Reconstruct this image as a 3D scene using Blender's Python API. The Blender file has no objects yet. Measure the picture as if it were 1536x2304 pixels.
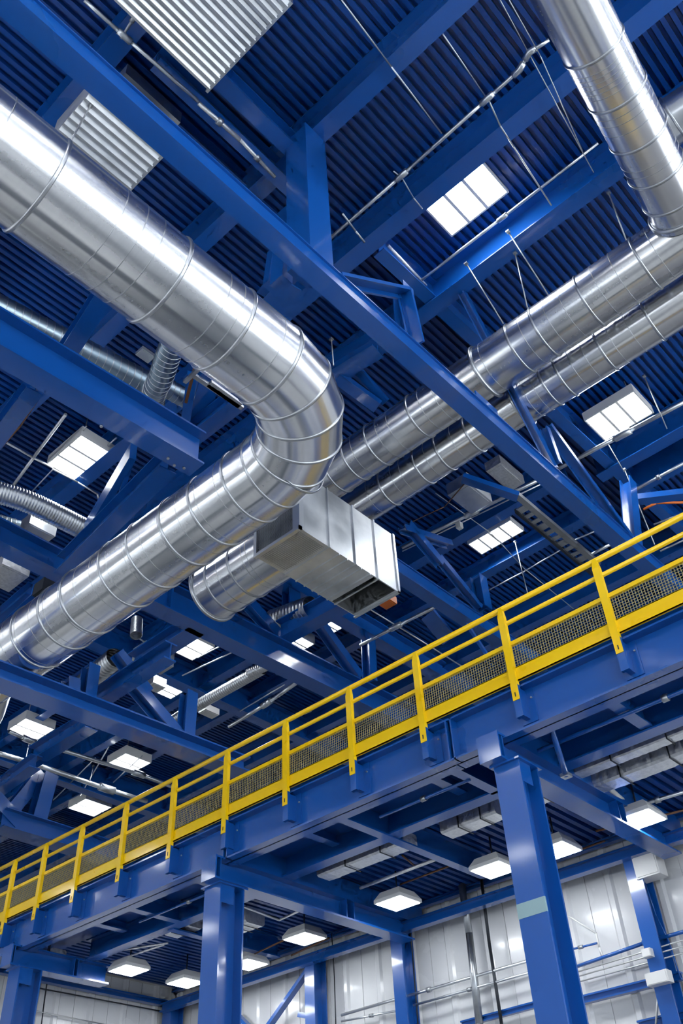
import bpy, math, random
from mathutils import Vector, Matrix
random.seed(7)
COL = bpy.context.scene.collection
PI = math.pi
# ------------------------------------------------------------------ camera frame (x,y horizontal, z up; origin = the lens)
FPX = 2064.178
RA = Vector((0.67782477, 0.46459083, 0.56983239))      # world X seen by the camera (right, down, forward)
RB = Vector((-0.73381515, 0.47544881, 0.48524607))
RZ = Vector((-0.04548526, -0.74706344, 0.66319477))
def ray(px, py):
    c = Vector(((px-768)/FPX, (py-1152)/FPX, 1))
    return Vector((RA.dot(c), RB.dot(c), RZ.dot(c)))
def P(px, py, x=None, y=None, z=None):
    d = ray(px, py)
    k = x/d.x if x is not None else (y/d.y if y is not None else z/d.z)
    return d*k
FLOOR = -1.6; ROOF = 12.0; MEZ = 5.05; WX = 12.35; WY = 15.5

# ------------------------------------------------------------------ materials
def mat(name, col, rough=.4, metal=0, coat=0, emit=None, estr=0, spec=.5):
    m = bpy.data.materials.new(name); m.use_nodes = True
    b = m.node_tree.nodes['Principled BSDF']
    b.inputs['Base Color'].default_value = (*col, 1); b.inputs['Roughness'].default_value = rough
    b.inputs['Metallic'].default_value = metal; b.inputs['Coat Weight'].default_value = coat
    b.inputs['Coat Roughness'].default_value = .08; b.inputs['Specular IOR Level'].default_value = spec
    if emit: b.inputs['Emission Color'].default_value = (*emit, 1); b.inputs['Emission Strength'].default_value = estr
    return m
def noisy(m, c1, c2, scale=3, r1=None, r2=None, coord='Object', sc=(1, 1, 1), bump=0, detail=4):
    nt = m.node_tree; N = nt.nodes; L = nt.links; b = N['Principled BSDF']
    tc = N.new('ShaderNodeTexCoord'); mp = N.new('ShaderNodeMapping'); mp.inputs['Scale'].default_value = sc
    n = N.new('ShaderNodeTexNoise'); n.inputs['Scale'].default_value = scale; n.inputs['Detail'].default_value = detail
    L.new(tc.outputs[coord], mp.inputs[0]); L.new(mp.outputs[0], n.inputs['Vector'])
    r = N.new('ShaderNodeMix'); r.data_type = 'RGBA'
    mr = N.new('ShaderNodeMapRange'); mr.inputs[1].default_value = .3; mr.inputs[2].default_value = .7
    L.new(n.outputs[0], mr.inputs[0]); L.new(mr.outputs[0], r.inputs[0])
    r.inputs[6].default_value = (*c1, 1); r.inputs[7].default_value = (*c2, 1)
    L.new(r.outputs[2], b.inputs['Base Color'])
    if r1 is not None:
        q = N.new('ShaderNodeMapRange'); q.inputs[1].default_value = .3; q.inputs[2].default_value = .7
        q.inputs[3].default_value = r1; q.inputs[4].default_value = r2
        L.new(n.outputs[0], q.inputs[0]); L.new(q.outputs[0], b.inputs['Roughness'])
    if bump:
        bp = N.new('ShaderNodeBump'); bp.inputs['Strength'].default_value = bump; bp.inputs['Distance'].default_value = .02
        L.new(n.outputs[0], bp.inputs['Height']); L.new(bp.outputs[0], b.inputs['Normal'])
    return m
BLUE = noisy(mat('blue_gloss_paint', (.004, .075, .4), .3, coat=.6), (.003, .085, .38), (.004, .09, .40), .6, .26, .32)
DECK = noisy(mat('blue_deck_paint', (.004, .06, .32), .32, coat=.15), (.003, .058, .30), (.004, .068, .33), .5, .32, .38)
YEL = noisy(mat('yellow_safety_paint', (1, .63, .0), .3, coat=.25), (1, .61, 0), (1, .65, .0), 2, .26, .36)
WHITE = mat('white_enamel', (.8, .8, .8), .35)
WALLM = noisy(mat('white_wall_cladding', (.78, .79, .82), .28, coat=.3), (.72, .73, .76), (.84, .85, .87), .7, .2, .34)
GREYM = noisy(mat('grey_steel', (.42, .44, .46), .35, .9), (.36, .38, .4), (.5, .52, .54), 4, .3, .45)
DARK = mat('dark_steel', (.03, .035, .045), .5, .4)
WIRE = mat('galvanised_wire', (.55, .56, .56), .4, .8)
PIPE = mat('galvanised_pipe', (.62, .65, .68), .3, .9)
MESHM = mat('yellowed_mesh_wire', (.42, .36, .16), .45, .2)
ORANGE = mat('orange_paint', (.7, .16, .02), .45)
COPPER = mat('brown_cable', (.16, .07, .03), .5)
REFLM = mat('pale_reflection', (.28, .42, .45), .5)  # colour of a lamp's reflection on the column paint
RINGM = mat('ring_steel', (.5, .52, .54), .3, 1)
FOILM = noisy(mat('foil_wrap', (.75, .76, .78), .32, .75), (.62, .63, .65), (.82, .83, .84), 22, .28, .5, bump=.25)
LAMP = mat('lamp_diffuser', (1, 1, 1), .5, emit=(.93, .97, 1), estr=26)
CONC = noisy(mat('pale_concrete', (.6, .6, .59), .4), (.56, .56, .55), (.66, .66, .65), .6, .4, .6)
def reflect_bands(m):
    # dark bands added to the unseen floor to streak the duct reflections
    nt = m.node_tree; N = nt.nodes; L = nt.links; b = N['Principled BSDF']; src = b.inputs['Base Color'].links[0].from_socket
    tc = N.new('ShaderNodeTexCoord'); sp = N.new('ShaderNodeSeparateXYZ'); L.new(tc.outputs['Object'], sp.inputs[0]); outs = []
    for ax, per, off in (('X', 6.5, 1.0), ('Y', 7.5, 2.5)):
        a = N.new('ShaderNodeMath'); a.operation = 'ADD'; a.inputs[1].default_value = 100*per+off; L.new(sp.outputs[ax], a.inputs[0])
        q = N.new('ShaderNodeMath'); q.operation = 'MODULO'; q.inputs[1].default_value = per; L.new(a.outputs[0], q.inputs[0])
        c = N.new('ShaderNodeMath'); c.operation = 'LESS_THAN'; c.inputs[1].default_value = 2.2; L.new(q.outputs[0], c.inputs[0]); outs.append(c)
    mx = N.new('ShaderNodeMath'); mx.operation = 'MAXIMUM'; L.new(outs[0].outputs[0], mx.inputs[0]); L.new(outs[1].outputs[0], mx.inputs[1])
    k = N.new('ShaderNodeMix'); k.data_type = 'RGBA'; k.inputs[7].default_value = (.035, .05, .07, 1)
    L.new(mx.outputs[0], k.inputs[0]); L.new(src, k.inputs[6]); L.new(k.outputs[2], b.inputs['Base Color'])
reflect_bands(CONC)
SLABM = mat('slab_concrete', (.5, .5, .49), .6)
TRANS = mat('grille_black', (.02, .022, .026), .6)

def galv(name, c1, c2, r1, r2, blotch=.5):
    """brushed galvanised sheet: grain runs along the run of the duct (UV x = length, y = around)"""
    m = mat(name, c1, r1, 1.0); nt = m.node_tree; N = nt.nodes; L = nt.links; b = N['Principled BSDF']
    tc = N.new('ShaderNodeTexCoord')
    mp = N.new('ShaderNodeMapping'); mp.inputs['Scale'].default_value = (.22, 4.2, 1)
    n = N.new('ShaderNodeTexNoise'); n.inputs['Scale'].default_value = 1.6; n.inputs['Detail'].default_value = 1.5; n.inputs['Roughness'].default_value = .3
    L.new(tc.outputs['UV'], mp.inputs[0]); L.new(mp.outputs[0], n.inputs['Vector'])
    mp2 = N.new('ShaderNodeMapping'); mp2.inputs['Scale'].default_value = (14, .5, 1)
    n2 = N.new('ShaderNodeTexNoise'); n2.inputs['Scale'].default_value = 2.0; n2.inputs['Detail'].default_value = 3
    L.new(tc.outputs['UV'], mp2.inputs[0]); L.new(mp2.outputs[0], n2.inputs['Vector'])
    add = N.new('ShaderNodeMath'); add.operation = 'ADD'; L.new(n.outputs[0], add.inputs[0])
    mu = N.new('ShaderNodeMath'); mu.operation = 'MULTIPLY'; mu.inputs[1].default_value = blotch
    L.new(n2.outputs[0], mu.inputs[0]); L.new(mu.outputs[0], add.inputs[1])
    mr = N.new('ShaderNodeMapRange'); mr.inputs[1].default_value = .35+.5*blotch-.12; mr.inputs[2].default_value = .65+.5*blotch+.12-.0
    L.new(add.outputs[0], mr.inputs[0])
    mx = N.new('ShaderNodeMix'); mx.data_type = 'RGBA'
    mx.inputs[6].default_value = (*c1, 1); mx.inputs[7].default_value = (*c2, 1)
    L.new(mr.outputs[0], mx.inputs[0]); L.new(mx.outputs[2], b.inputs['Base Color'])
    q = N.new('ShaderNodeMapRange'); q.inputs[1].default_value = 0; q.inputs[2].default_value = 1
    q.inputs[3].default_value = r2; q.inputs[4].default_value = r1
    L.new(mr.outputs[0], q.inputs[0]); L.new(q.outputs[0], b.inputs['Roughness'])
    bp = N.new('ShaderNodeBump'); bp.inputs['Strength'].default_value = .35; bp.inputs['Distance'].default_value = .03
    L.new(n.outputs[0], bp.inputs['Height']); L.new(bp.outputs[0], b.inputs['Normal'])
    return m
GALV = galv('brushed_galvanised_sheet', (.58, .59, .61), (.86, .87, .88), .2, .3, .18)
GALV2 = galv('dull_galvanised_sheet', (.5, .52, .54), (.74, .76, .78), .28, .4, .2)
GALVP = noisy(mat('spangled_galvanised_panel', (.66, .68, .7), .35, .85), (.5, .53, .56), (.82, .84, .86), 2.2, .28, .5)
FLEX = galv('flexible_duct_foil', (.24, .33, .4), (.42, .5, .57), .3, .42, .2)

# ------------------------------------------------------------------ mesh builder
class MB:
    def __init__(s): s.v = []; s.f = []; s.uv = None; s.smooth = set()
    def add(s, vs, fs, smooth=False):
        o = len(s.v); s.v += [tuple(v) for v in vs]
        for f in fs:
            if smooth: s.smooth.add(len(s.f))
            s.f.append(tuple(i+o for i in f))
    def box(s, lo, hi):
        x0, y0, z0 = lo; x1, y1, z1 = hi
        s.add([(x0,y0,z0),(x1,y0,z0),(x1,y1,z0),(x0,y1,z0),(x0,y0,z1),(x1,y0,z1),(x1,y1,z1),(x0,y1,z1)],
              [(0,3,2,1),(4,5,6,7),(0,1,5,4),(1,2,6,5),(2,3,7,6),(3,0,4,7)])
    def obox(s, c, ax, ay, az):      # centre + three half-axis vectors
        c = Vector(c); vs = [c+ax*i+ay*j+az*k for k in (-1,1) for (i,j) in ((-1,-1),(1,-1),(1,1),(-1,1))]
        fs = [(0,3,2,1),(4,5,6,7),(0,1,5,4),(1,2,6,5),(2,3,7,6),(3,0,4,7)]
        if ax.cross(ay).dot(az) < 0: fs = [f[::-1] for f in fs]
        s.add(vs, fs)
    def bar(s, p, q, w, h, side=None):   # rectangular bar, w along side, h across
        p = Vector(p); q = Vector(q); d = (q-p).normalized()
        a = Vector(side) if side is not None else (Vector((0,0,1)).cross(d) if abs(d.z) < .95 else Vector((1,0,0)))
        a = (a-d*a.dot(d)).normalized(); b = d.cross(a)
        s.obox((p+q)/2, d*((q-p).length/2), a*(w/2), b*(h/2))
    def prism(s, prof, p, q, side, upv):  # profile (a along side, b along up) swept p -> q
        p = Vector(p); q = Vector(q); side = Vector(side); upv = Vector(upv); n = len(prof)
        vs = [p+side*a+upv*b for a, b in prof]+[q+side*a+upv*b for a, b in prof]
        fs = [(i, (i+1) % n, (i+1) % n+n, i+n) for i in range(n)]+[tuple(range(n))[::-1], tuple(range(n, 2*n))]
        if side.cross(upv).dot(q-p) < 0: fs = [f[::-1] for f in fs]
        s.add(vs, fs)
    def ibeam(s, p, q, w, h, side=None, up=None, tf=.022, tw=.016):   # p,q on the bottom flange centre line
        p = Vector(p); q = Vector(q); d = (q-p).normalized()
        if up is None: up = Vector((0,0,1))
        up = Vector(up); up = (up-d*up.dot(d)).normalized(); sd = d.cross(up)
        a = w/2; t = tw/2
        prof = [(-a,0),(a,0),(a,tf),(t,tf),(t,h-tf),(a,h-tf),(a,h),(-a,h),(-a,h-tf),(-t,h-tf),(-t,tf),(-a,tf)]
        s.prism(prof, p, q, sd, up)
    def tube(s, pts, r, seg=8, cap=True):
        pts = [Vector(p) for p in pts]; n = len(pts); rings = []
        d0 = (pts[1]-pts[0]).normalized(); a = d0.orthogonal().normalized()
        for i, p in enumerate(pts):
            d = (pts[min(i+1, n-1)]-pts[max(i-1, 0)]).normalized(); a = (a-d*a.dot(d)).normalized(); b = d.cross(a)
            rings.append([p+(a*math.cos(2*PI*k/seg)+b*math.sin(2*PI*k/seg))*r for k in range(seg)])
        fs = [(i*seg+k, i*seg+(k+1) % seg, (i+1)*seg+(k+1) % seg, (i+1)*seg+k) for i in range(n-1) for k in range(seg)]
        s.add([v for rr in rings for v in rr], fs, True)
        if cap:
            o = len(s.v)-n*seg; s.f.append(tuple(o+k for k in range(seg))[::-1]); s.f.append(tuple(o+(n-1)*seg+k for k in range(seg)))
    def build(s, name, m, parent=None):
        me = bpy.data.meshes.new(name); me.from_pydata(s.v, [], s.f); me.materials.append(m)
        if s.smooth: me.polygons.foreach_set('use_smooth', [i in s.smooth for i in range(len(s.f))])
        if s.uv:
            l = me.uv_layers.new(name='UVMap')
            for i, uv in enumerate(s.uv): l.data[i].uv = uv
        me.update()
        o = bpy.data.objects.new(name, me); COL.objects.link(o)
        if parent: o.parent = parent
        return o
def tag(o, label=None, cat=None, group=None, kind=None):
    if label: o['label'] = label
    if cat: o['category'] = cat
    if group: o['group'] = group
    if kind: o['kind'] = kind
    return o
def thing(name, label, cat, group=None, loc=(0,0,0)):
    o = bpy.data.objects.new(name, None); COL.objects.link(o); o.location = loc; o.empty_display_size = .1
    return tag(o, label, cat, group)
def part(mb, name, m, parent, label=None):
    o = mb.build(name, m, parent)
    o.location = -parent.location if parent.location.length else Vector((0,0,0))
    if label: o['label'] = label
    return o
def copy_tree(o, parent=None):
    c = o.copy(); COL.objects.link(c)
    if parent: c.parent = parent
    for ch in list(o.children): copy_tree(ch, c)
    return c

# ------------------------------------------------------------------ ducts
def catmull_len(path):
    s = [0]
    for a, b in zip(path, path[1:]): s.append(s[-1]+(b-a).length)
    return s
def duct_mesh(path, r, seg=64, sub=1, flat_joint=False, ripple=0, pitch=.05):
    path = [Vector(p) for p in path]
    if ripple:
        L = catmull_len(path); tot = L[-1]; n = max(2, int(tot/(pitch/4))); new = []
        for i in range(n+1):
            t = tot*i/n; k = max(j for j in range(len(L)) if L[j] <= t+1e-9); k = min(k, len(path)-2)
            new.append(path[k].lerp(path[k+1], (t-L[k])/(L[k+1]-L[k])))
        path = new
    n = len(path); L = catmull_len(path); mb = MB(); mb.uv = []
    a = None; rings = []
    for i, p in enumerate(path):
        d1 = (path[i]-path[i-1]).normalized() if i else (path[1]-path[0]).normalized()
        d2 = (path[i+1]-path[i]).normalized() if i < n-1 else d1
        d = (d1+d2).normalized(); k = 1/max(.5, d.dot(d1))
        if a is None: a = Vector((0,0,1)) if abs(d.z) < .9 else Vector((1,0,0))
        b = d.cross(a).normalized(); a = b.cross(d).normalized()
        # stretch across the bend so gored joints keep their width
        bend = (d2-d1); bd = bend.normalized() if bend.length > 1e-6 else None
        rr = r*(1+(ripple*math.sin(2*PI*L[i]/pitch) if ripple else 0))
        ring = []
        for q in range(seg):
            v = (a*math.cos(2*PI*q/seg)+b*math.sin(2*PI*q/seg))*rr
            if bd is not None and not ripple:
                e = (bd-d*bd.dot(d))
                if e.length > 1e-6: e.normalize(); v += e*v.dot(e)*(k-1)
            ring.append(p+v)
        rings.append(ring)
    for i in range(n-1):
        vs = rings[i]+rings[i+1] if (flat_joint or True) else None
        o = len(mb.v); mb.v += [tuple(v) for v in vs]
        for q in range(seg):
            q2 = (q+1) % seg
            mb.smooth.add(len(mb.f)); mb.f.append((o+q, o+seg+q, o+seg+q2, o+q2)[::-1])
            u0, u1 = L[i], L[i+1]; v0, v1 = q/seg*2*PI*r, (q+1)/seg*2*PI*r
            mb.uv += [(u0, v0), (u1, v0), (u1, v1), (u0, v1)][::-1]
    if ripple:   # weld for smooth ripples
        mb2 = MB(); mb2.uv = mb.uv
        mb2.v = [tuple(v) for rr in rings for v in rr]
        for i in range(n-1):
            for q in range(seg):
                q2 = (q+1) % seg; mb2.smooth.add(len(mb2.f))
                mb2.f.append((i*seg+q, (i+1)*seg+q, (i+1)*seg+q2, i*seg+q2)[::-1])
        return mb2
    return mb
def ring_mb(c, d, r, t=.012, w=.02, seg=56):
    c = Vector(c); d = Vector(d).normalized(); a = Vector((0,0,1)) if abs(d.z) < .9 else Vector((1,0,0))
    b = d.cross(a).normalized(); a = b.cross(d).normalized(); mb = MB()
    prof = [(-w/2,-.004),(-w/2,t*.6),(-w/4,t),(w/4,t),(w/2,t*.6),(w/2,-.004)]; m = len(prof)
    vs = []
    for q in range(seg):
        e = a*math.cos(2*PI*q/seg)+b*math.sin(2*PI*q/seg)
        vs += [c+d*x+e*(r+h) for x, h in prof]
    fs = [(q*m+i, q*m+(i+1) % m, ((q+1) % seg)*m+(i+1) % m, ((q+1) % seg)*m+i) for q in range(seg) for i in range(m)]
    mb.add(vs, fs, True); return mb
def cap_mb(c, d, r, seg=48):
    c = Vector(c); d = Vector(d).normalized(); a = Vector((0,0,1)); b = d.cross(a).normalized(); a = b.cross(d).normalized()
    mb = MB(); mb.add([c+(a*math.cos(2*PI*q/seg)+b*math.sin(2*PI*q/seg))*r for q in range(seg)], [tuple(range(seg))]); return mb
def rod(p, q, r=.008, name='hanger_rod', m=WIRE, label=None, cat='rod', group=None, clamp=True):
    t = MB(); t.tube([p, q], r, 6)
    if not clamp: return tag(t.build(name, m), label, cat, group)
    o = thing(name, label, cat, group, loc=Vector(q)); part(t, 'rod', m, o)
    c = MB(); c.box(Vector(p)-Vector((.025,.025,.03)), Vector(p)+Vector((.025,.025,.0))); part(c, 'clamp', GREYM, o)
    return o

# ================================================================== THE SETTING
def struct(mb, name, m):
    return tag(mb.build(name, m), kind='structure')
def ribbed(axis, u0, u1, v0, v1, base, pitch, depth, prof, flip=1):
    """ribbed sheet lying in a horizontal plane: ribs run along X; profile steps along Y"""
    mb = MB(); pts = []; y = v0; k = 0
    while y < v1:
        for fy, fz in prof:
            pts.append((y+fy*pitch, base+fz*depth))
        y += pitch
    vs = [(u0, y, z) for y, z in pts]+[(u1, y, z) for y, z in pts]; n = len(pts)
    mb.add(vs, [(i, i+1, i+1+n, i+n)[::-1] for i in range(n-1)]); return mb
RIB = [(0,0),(.50,0),(.58,1),(.92,1)]
struct(ribbed('x', -14, 24, -14, 34, ROOF, .122, .075, RIB), 'ceiling', DECK)
m = MB(); m.box((-14,-14,FLOOR-.2), (24,34,FLOOR)); struct(m, 'floor', CONC)
# outer walls behind the camera; window bands added for light and duct streaks
BACKM = mat('grey_cladding', (.3, .31, .34), .5)
def wall_x(x, y0, y1, z0, z1, name, t=.15, light_slot=None, mt=WALLM):
    m = MB()
    if light_slot:
        a, b = light_slot
        m.box((x,y0,z0), (x+t,y1,a)); m.box((x,y0,b), (x+t,y1,z1))
        y = y0
        while y < y1: m.box((x,y,a), (x+t,y+.35,b)); y += 3.5
    else: m.box((x,y0,z0), (x+t,y1,z1))
    return struct(m, name, mt)
def wall_y(y, x0, x1, z0, z1, name, t=.15, light_slot=None):
    m = MB()
    if light_slot:
        a, b = light_slot
        m.box((x0,y,z0), (x1,y+t,a)); m.box((x0,y,b), (x1,y+t,z1))
        x = x0
        while x < x1: m.box((x,y,a), (x+.35,y+t,b)); x += 3.5
    else: m.box((x0,y,z0), (x1,y+t,z1))
    return struct(m, name, WALLM)
wall_x(-14.2, -14, 34, FLOOR, ROOF+.1, 'wall_back', mt=BACKM, light_slot=(.6, 2.4))
m = MB()
for a, b in ((FLOOR, .6), (2.6, 4.0), (5.6, 6.8), (8.6, ROOF+.1)): m.box((-14,-14.2,a), (24,-14.05,b))  # gaps added to let light in from the right and streak the ducts
x = -14
while x < 24: m.box((x,-14.2,.6), (x+.4,-14.05,8.6)); x += 3.8
struct(m, 'wall_right', WALLM)
wall_y(34, -14, 24, FLOOR, ROOF+.1, 'wall_end')
wall_x(24, -14, 34, FLOOR, ROOF+.1, 'wall_upper')

# vertical-ribbed cladding of the room below the platform
def clad_x(x, y0, y1, z0, z1, name):
    mb = MB(); pts = []; y = y0
    while y < y1:
        for fy, fx in ((0,0),(.30,0),(.302,.012),(.315,.012),(.317,0),(.62,0),(.66,-.035),(.74,-.035),(.78,0)): pts.append((y+fy*.9, x+fx))
        y += .72
    n = len(pts); mb.add([(b, a, z0) for a, b in pts]+[(b, a, z1) for a, b in pts], [(i, i+1, i+1+n, i+n) for i in range(n-1)])
    return struct(mb, name, WALLM)
def clad_y(y, x0, x1, z0, z1, name):
    mb = MB(); pts = []; x = x0
    while x < x1:
        for fx, fy in ((0,0),(.30,0),(.302,.012),(.315,.012),(.317,0),(.62,0),(.66,-.035),(.74,-.035),(.78,0)): pts.append((min(x+fx*.9, x1), y+fy))
        x += .72
    n = len(pts); mb.add([(a, b, z0) for a, b in pts]+[(a, b, z1) for a, b in pts], [(i, i+1, i+1+n, i+n)[::-1] for i in range(n-1)])
    return struct(mb, name, WALLM)
clad_x(WX, -4, WY, FLOOR, MEZ, 'wall_far')
clad_y(WY, 5.5, WX, FLOOR, MEZ, 'wall_left')

# ================================================================== ROOF FRAMING
def beam(name, label, p, q, w, h, cat='beam', group=None, stiff=(), m=BLUE, up=None, tf=.022, bolts=()):
    """rolled I beam; p,q = ends of the bottom flange centre line"""
    p = Vector(p); q = Vector(q); mb = MB(); mb.ibeam(p, q, w, h, up=up, tf=tf)
    if not stiff and not bolts: return tag(mb.build(name, m), label, cat, group)
    o = thing(name, label, cat, group, loc=p); part(mb, 'i_section', m, o)
    d = (q-p).normalized(); U = Vector((0,0,1)); sd = d.cross(U).normalized()
    for t in stiff:
        c = p+(q-p)*t+U*h/2; s_ = MB(); s_.obox(c, d*.008, sd*(w/2-.004), U*(h/2-tf)); part(s_, 'stiffener_plate', m, o)
    for (t, a) in bolts:
        c = p+(q-p)*t+sd*a; s_ = MB(); s_.tube([c, c-U*.014], .016, 6); part(s_, 'bolt', GREYM, o)
    return o
ZB = 11.38
# beams running across the ribs (along y)
for (x, w, lab, y0, y1) in (
    (1.82, .26, 'blue roof beam crossing above the top left corner of the big truss chord', -6, 30),
    (4.25, .24, 'blue roof beam meeting the top of the tall truss post', -6, 30),
    (5.9, .26, 'blue roof beam just beyond the silver conduit, nearer the camera than the largest roof light', -6, 30),
    (7.38, .26, 'blue roof beam between the largest roof light and the upper round duct', -6, 30),
    (10.1, .22, 'dark blue roof beam hidden mostly above the twin round ducts', 5, 30),
    (12.05, .24, 'blue roof beam on the near side of the four pane roof light', 4.8, 30),
    (13.62, .24, 'blue roof beam on the far side of the four pane roof light', 4.8, 30)):
    zb = 11.62 if x > 13.5 else ZB; beam('roof_beam', lab, (x, y0, zb), (x, y1, zb), w, ROOF-zb-.01)
beam('roof_beam', 'short glossy blue roof beam catching light under the roof light at the right', (12.5, -3, ZB-.0), (12.5, 4.4, ZB-.0), .26, ROOF-ZB-.01)
beam('roof_beam', 'blue roof beam below the glossy short beam at the right edge', (13.3, -3, ZB), (13.3, 4.35, ZB), .24, ROOF-ZB-.01)
for x, lab in ((15.6, 'faint blue roof beam far back above the right end of the yellow railing'), (17.6, 'second faint blue roof beam far back above the yellow railing'), (19.8, 'most distant blue roof beam above the yellow railing')):
    beam('roof_beam', lab, (x, -3, ZB), (x, 30, ZB), .22, ROOF-ZB-.01)
# purlins running with the ribs (along x)
for (y, z, w, h, lab, x0, x1) in (
    (3.95, 11.2, .2, .34, 'blue purlin running right into the top of the tall truss post', 2.7, 4.2),
    (4.3, 11.1, .2, .34, 'lower blue purlin butting the tall truss post from the left', 2.2, 4.7),
    (4.9, 11.45, .2, .3, 'dark blue purlin behind the corrugated rectangular ducts', 1.9, 4.1),
    (14.9, 11.2, .3, .6, 'dark blue purlin above the two small roof lights left of centre', 8, 20),
    (20.7, 11.1, .3, .75, 'deep dark blue purlin between the two long silver pipes at far left', 6, 22),
    (24.5, 11.1, .3, .7, 'blue purlin meeting the yellow railing at far left', 8, 22),
    (10.6, 11.2, .26, .5, 'blue purlin lit from below, right of the rectangular box duct', 11.5, 15)):
    beam('roof_purlin', lab, (x0, y, z), (x1, y, z), w, h)

# ------------------------------------------------------------------ the big truss (y = 3.75)
def flange_plate(mb, p, q, w, t): mb.bar(p, q, w, t)
def post(mb, x, y, z0, z1, wx, wy, tf=.02):    # H post: flanges face +-x
    mb.box((x-wx/2, y-wy/2, z0), (x-wx/2+tf, y+wy/2, z1)); mb.box((x+wx/2-tf, y-wy/2, z0), (x+wx/2, y+wy/2, z1))
    mb.box((x-wx/2+tf, y-.01, z0), (x+wx/2-tf, y+.01, z1))
T1 = thing('roof_truss', 'long blue truss whose bottom chord sweeps diagonally across the whole picture', 'truss', loc=(0, 3.75, 8.2))
m = MB(); m.box((-1.5, 3.6, 8.22), (13.2, 3.76, 8.46)); m.box((-1.5, 3.575, 8.2), (13.2, 3.79, 8.22)); m.box((-1.5, 3.575, 8.46), (13.2, 3.78, 8.48)); part(m, 'bottom_chord', BLUE, T1)
m = MB(); m.ibeam((6.1, 4.2, 11.42), (22, 3.95, 11.42), .2, .5); part(m, 'top_chord', BLUE, T1)
m = MB(); m.box((4.02, 3.64, 8.48), (4.34, 3.98, 11.38)); m.box((4.0, 3.615, 8.48), (4.36, 3.64, 11.38)); part(m, 'post', BLUE, T1)
m = MB(); m.box((3.7, 3.59, 8.48), (4.66, 3.78, 8.5)); part(m, 'base_plate', BLUE, T1)
for k in (-1, 1):
    m = MB(); m.tube([(4.18+k*.3, 3.7, 8.5), (4.18+k*.3, 3.7, 8.54)], .02, 6); part(m, 'bolt', GREYM, T1)
nd = P(912, 655, y=3.5)
m = MB(); m.bar(P(757, 622, z=8.5), nd, .17, .04, side=(0,1,.3)); m.bar(P(760, 625, z=8.5)+Vector((0,.08,0)), nd+Vector((0,.08,0)), .03, .14); part(m, 'brace', BLUE, T1, 'bright blue sloping knee brace')
m = MB(); m.bar(nd, P(940, 775, z=8.5), .17, .04, side=(0,1,.0)); m.bar(nd+Vector((0,.1,0)), P(940, 775, z=8.5)+Vector((0,.1,0)), .02, .16); part(m, 'brace', BLUE, T1, 'bright blue steep knee brace')
def webm(name, a, b, w, d, parent, y):    # diagonal in the truss plane, I shaped
    m = MB(); a = P(*a, y=y); b = P(*b, y=y); dd = (b-a).normalized(); up = Vector((0,1,0))
    off = up*(-d/2); m.ibeam(a+off, b+off, w, d, up=up, tf=.018); part(m, name, BLUE, parent)
webm('vertical_member', (905, 650), (915, 740), .22, .2, T1, 4.0)
webm('diagonal_member', (1040, 660), (1245, 1055), .14, .1, T1, 3.75)
webm('diagonal_member', (1230, 960), (1415, 1215), .1, .16, T1, 3.7)
webm('vertical_member', (1412, 1085), (1425, 1230), .22, .2, T1, 3.85)
webm('diagonal_member', (1225, 965), (1253, 1045), .1, .12, T1, 3.7)
m = MB(); m.obox(P(1100, 935, y=3.9)+Vector((0,0,.1)), Vector((.25,0,0)), Vector((0,.01,0)), Vector((0,0,.2))); part(m, 'gusset_plate', BLUE, T1)
# ------------------------------------------------------------------ second truss (y = 7)
T2 = thing('roof_truss', 'blue truss with a bolted chord at left, passing behind the rectangular box duct', 'truss', loc=(0, 7, 9))
m = MB(); m.ibeam((-.5, 7.25, 8.45), (5.3, 6.95, 8.45), .31, .6, tf=.03); part(m, 'bottom_chord', BLUE, T2)
m = MB(); m.box((8.45, 6.94, 9.02), (13.8, 7.12, 9.26)); m.box((8.45, 6.915, 9.0), (13.8, 7.145, 9.02)); m.box((8.45, 6.915, 9.26), (13.8, 7.14, 9.28)); part(m, 'bottom_chord', BLUE, T2)
for q in ((392,1046),(414,1052),(378,1030),(228,958)):
    c = P(*q, z=8.448); m = MB(); m.tube([c, c-Vector((0,0,.02))], .02, 6); part(m, 'bolt', GREYM, T2)
webm('diagonal_member', (985, 1255), (1078, 1368), .12, .14, T2, 7.0)
webm('vertical_member', (1075, 1300), (1088, 1372), .24, .22, T2, 7.0)
webm('diagonal_member', (915, 1180), (990, 1270), .16, .16, T2, 7.0)
webm('diagonal_member', (905, 1190), (1010, 1225), .12, .16, T2, 7.0)
# ------------------------------------------------------------------ third truss (y = 10.4)
T3 = thing('roof_truss', 'blue truss emerging from behind the lower end of the big round duct towards the railing', 'truss', loc=(0, 10.4, 9))
m = MB(); m.ibeam((3.0, 10.75, 9), (5.85, 10.75, 9), .32, .42, tf=.03); part(m, 'bottom_chord', BLUE, T3)
m = MB(); m.ibeam((6.6, 10.4, 9), (15.5, 10.15, 9), .34, .55, tf=.03); part(m, 'bottom_chord', BLUE, T3)
m = MB(); m.ibeam((7.7, 10.4, 11.0), (17, 10.4, 11.0), .3, .45); part(m, 'top_chord', BLUE, T3)
webm('diagonal_member', (560, 1360), (632, 1440), .22, .2, T3, 10.4)
webm('vertical_member', (655, 1330), (655, 1425), .3, .22, T3, 10.4)
webm('diagonal_member', (722, 1410), (805, 1525), .2, .22, T3, 10.4)
webm('vertical_member', (828, 1440), (832, 1532), .22, .22, T3, 10.4)
for t in (.1,):
    c = P(385, 1375, y=10.25); m = MB(); m.box((c.x-.02, 10.26, 9.03), (c.x+.02, 10.54, 9.52)); part(m, 'stiffener_plate', BLUE, T3)
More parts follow.
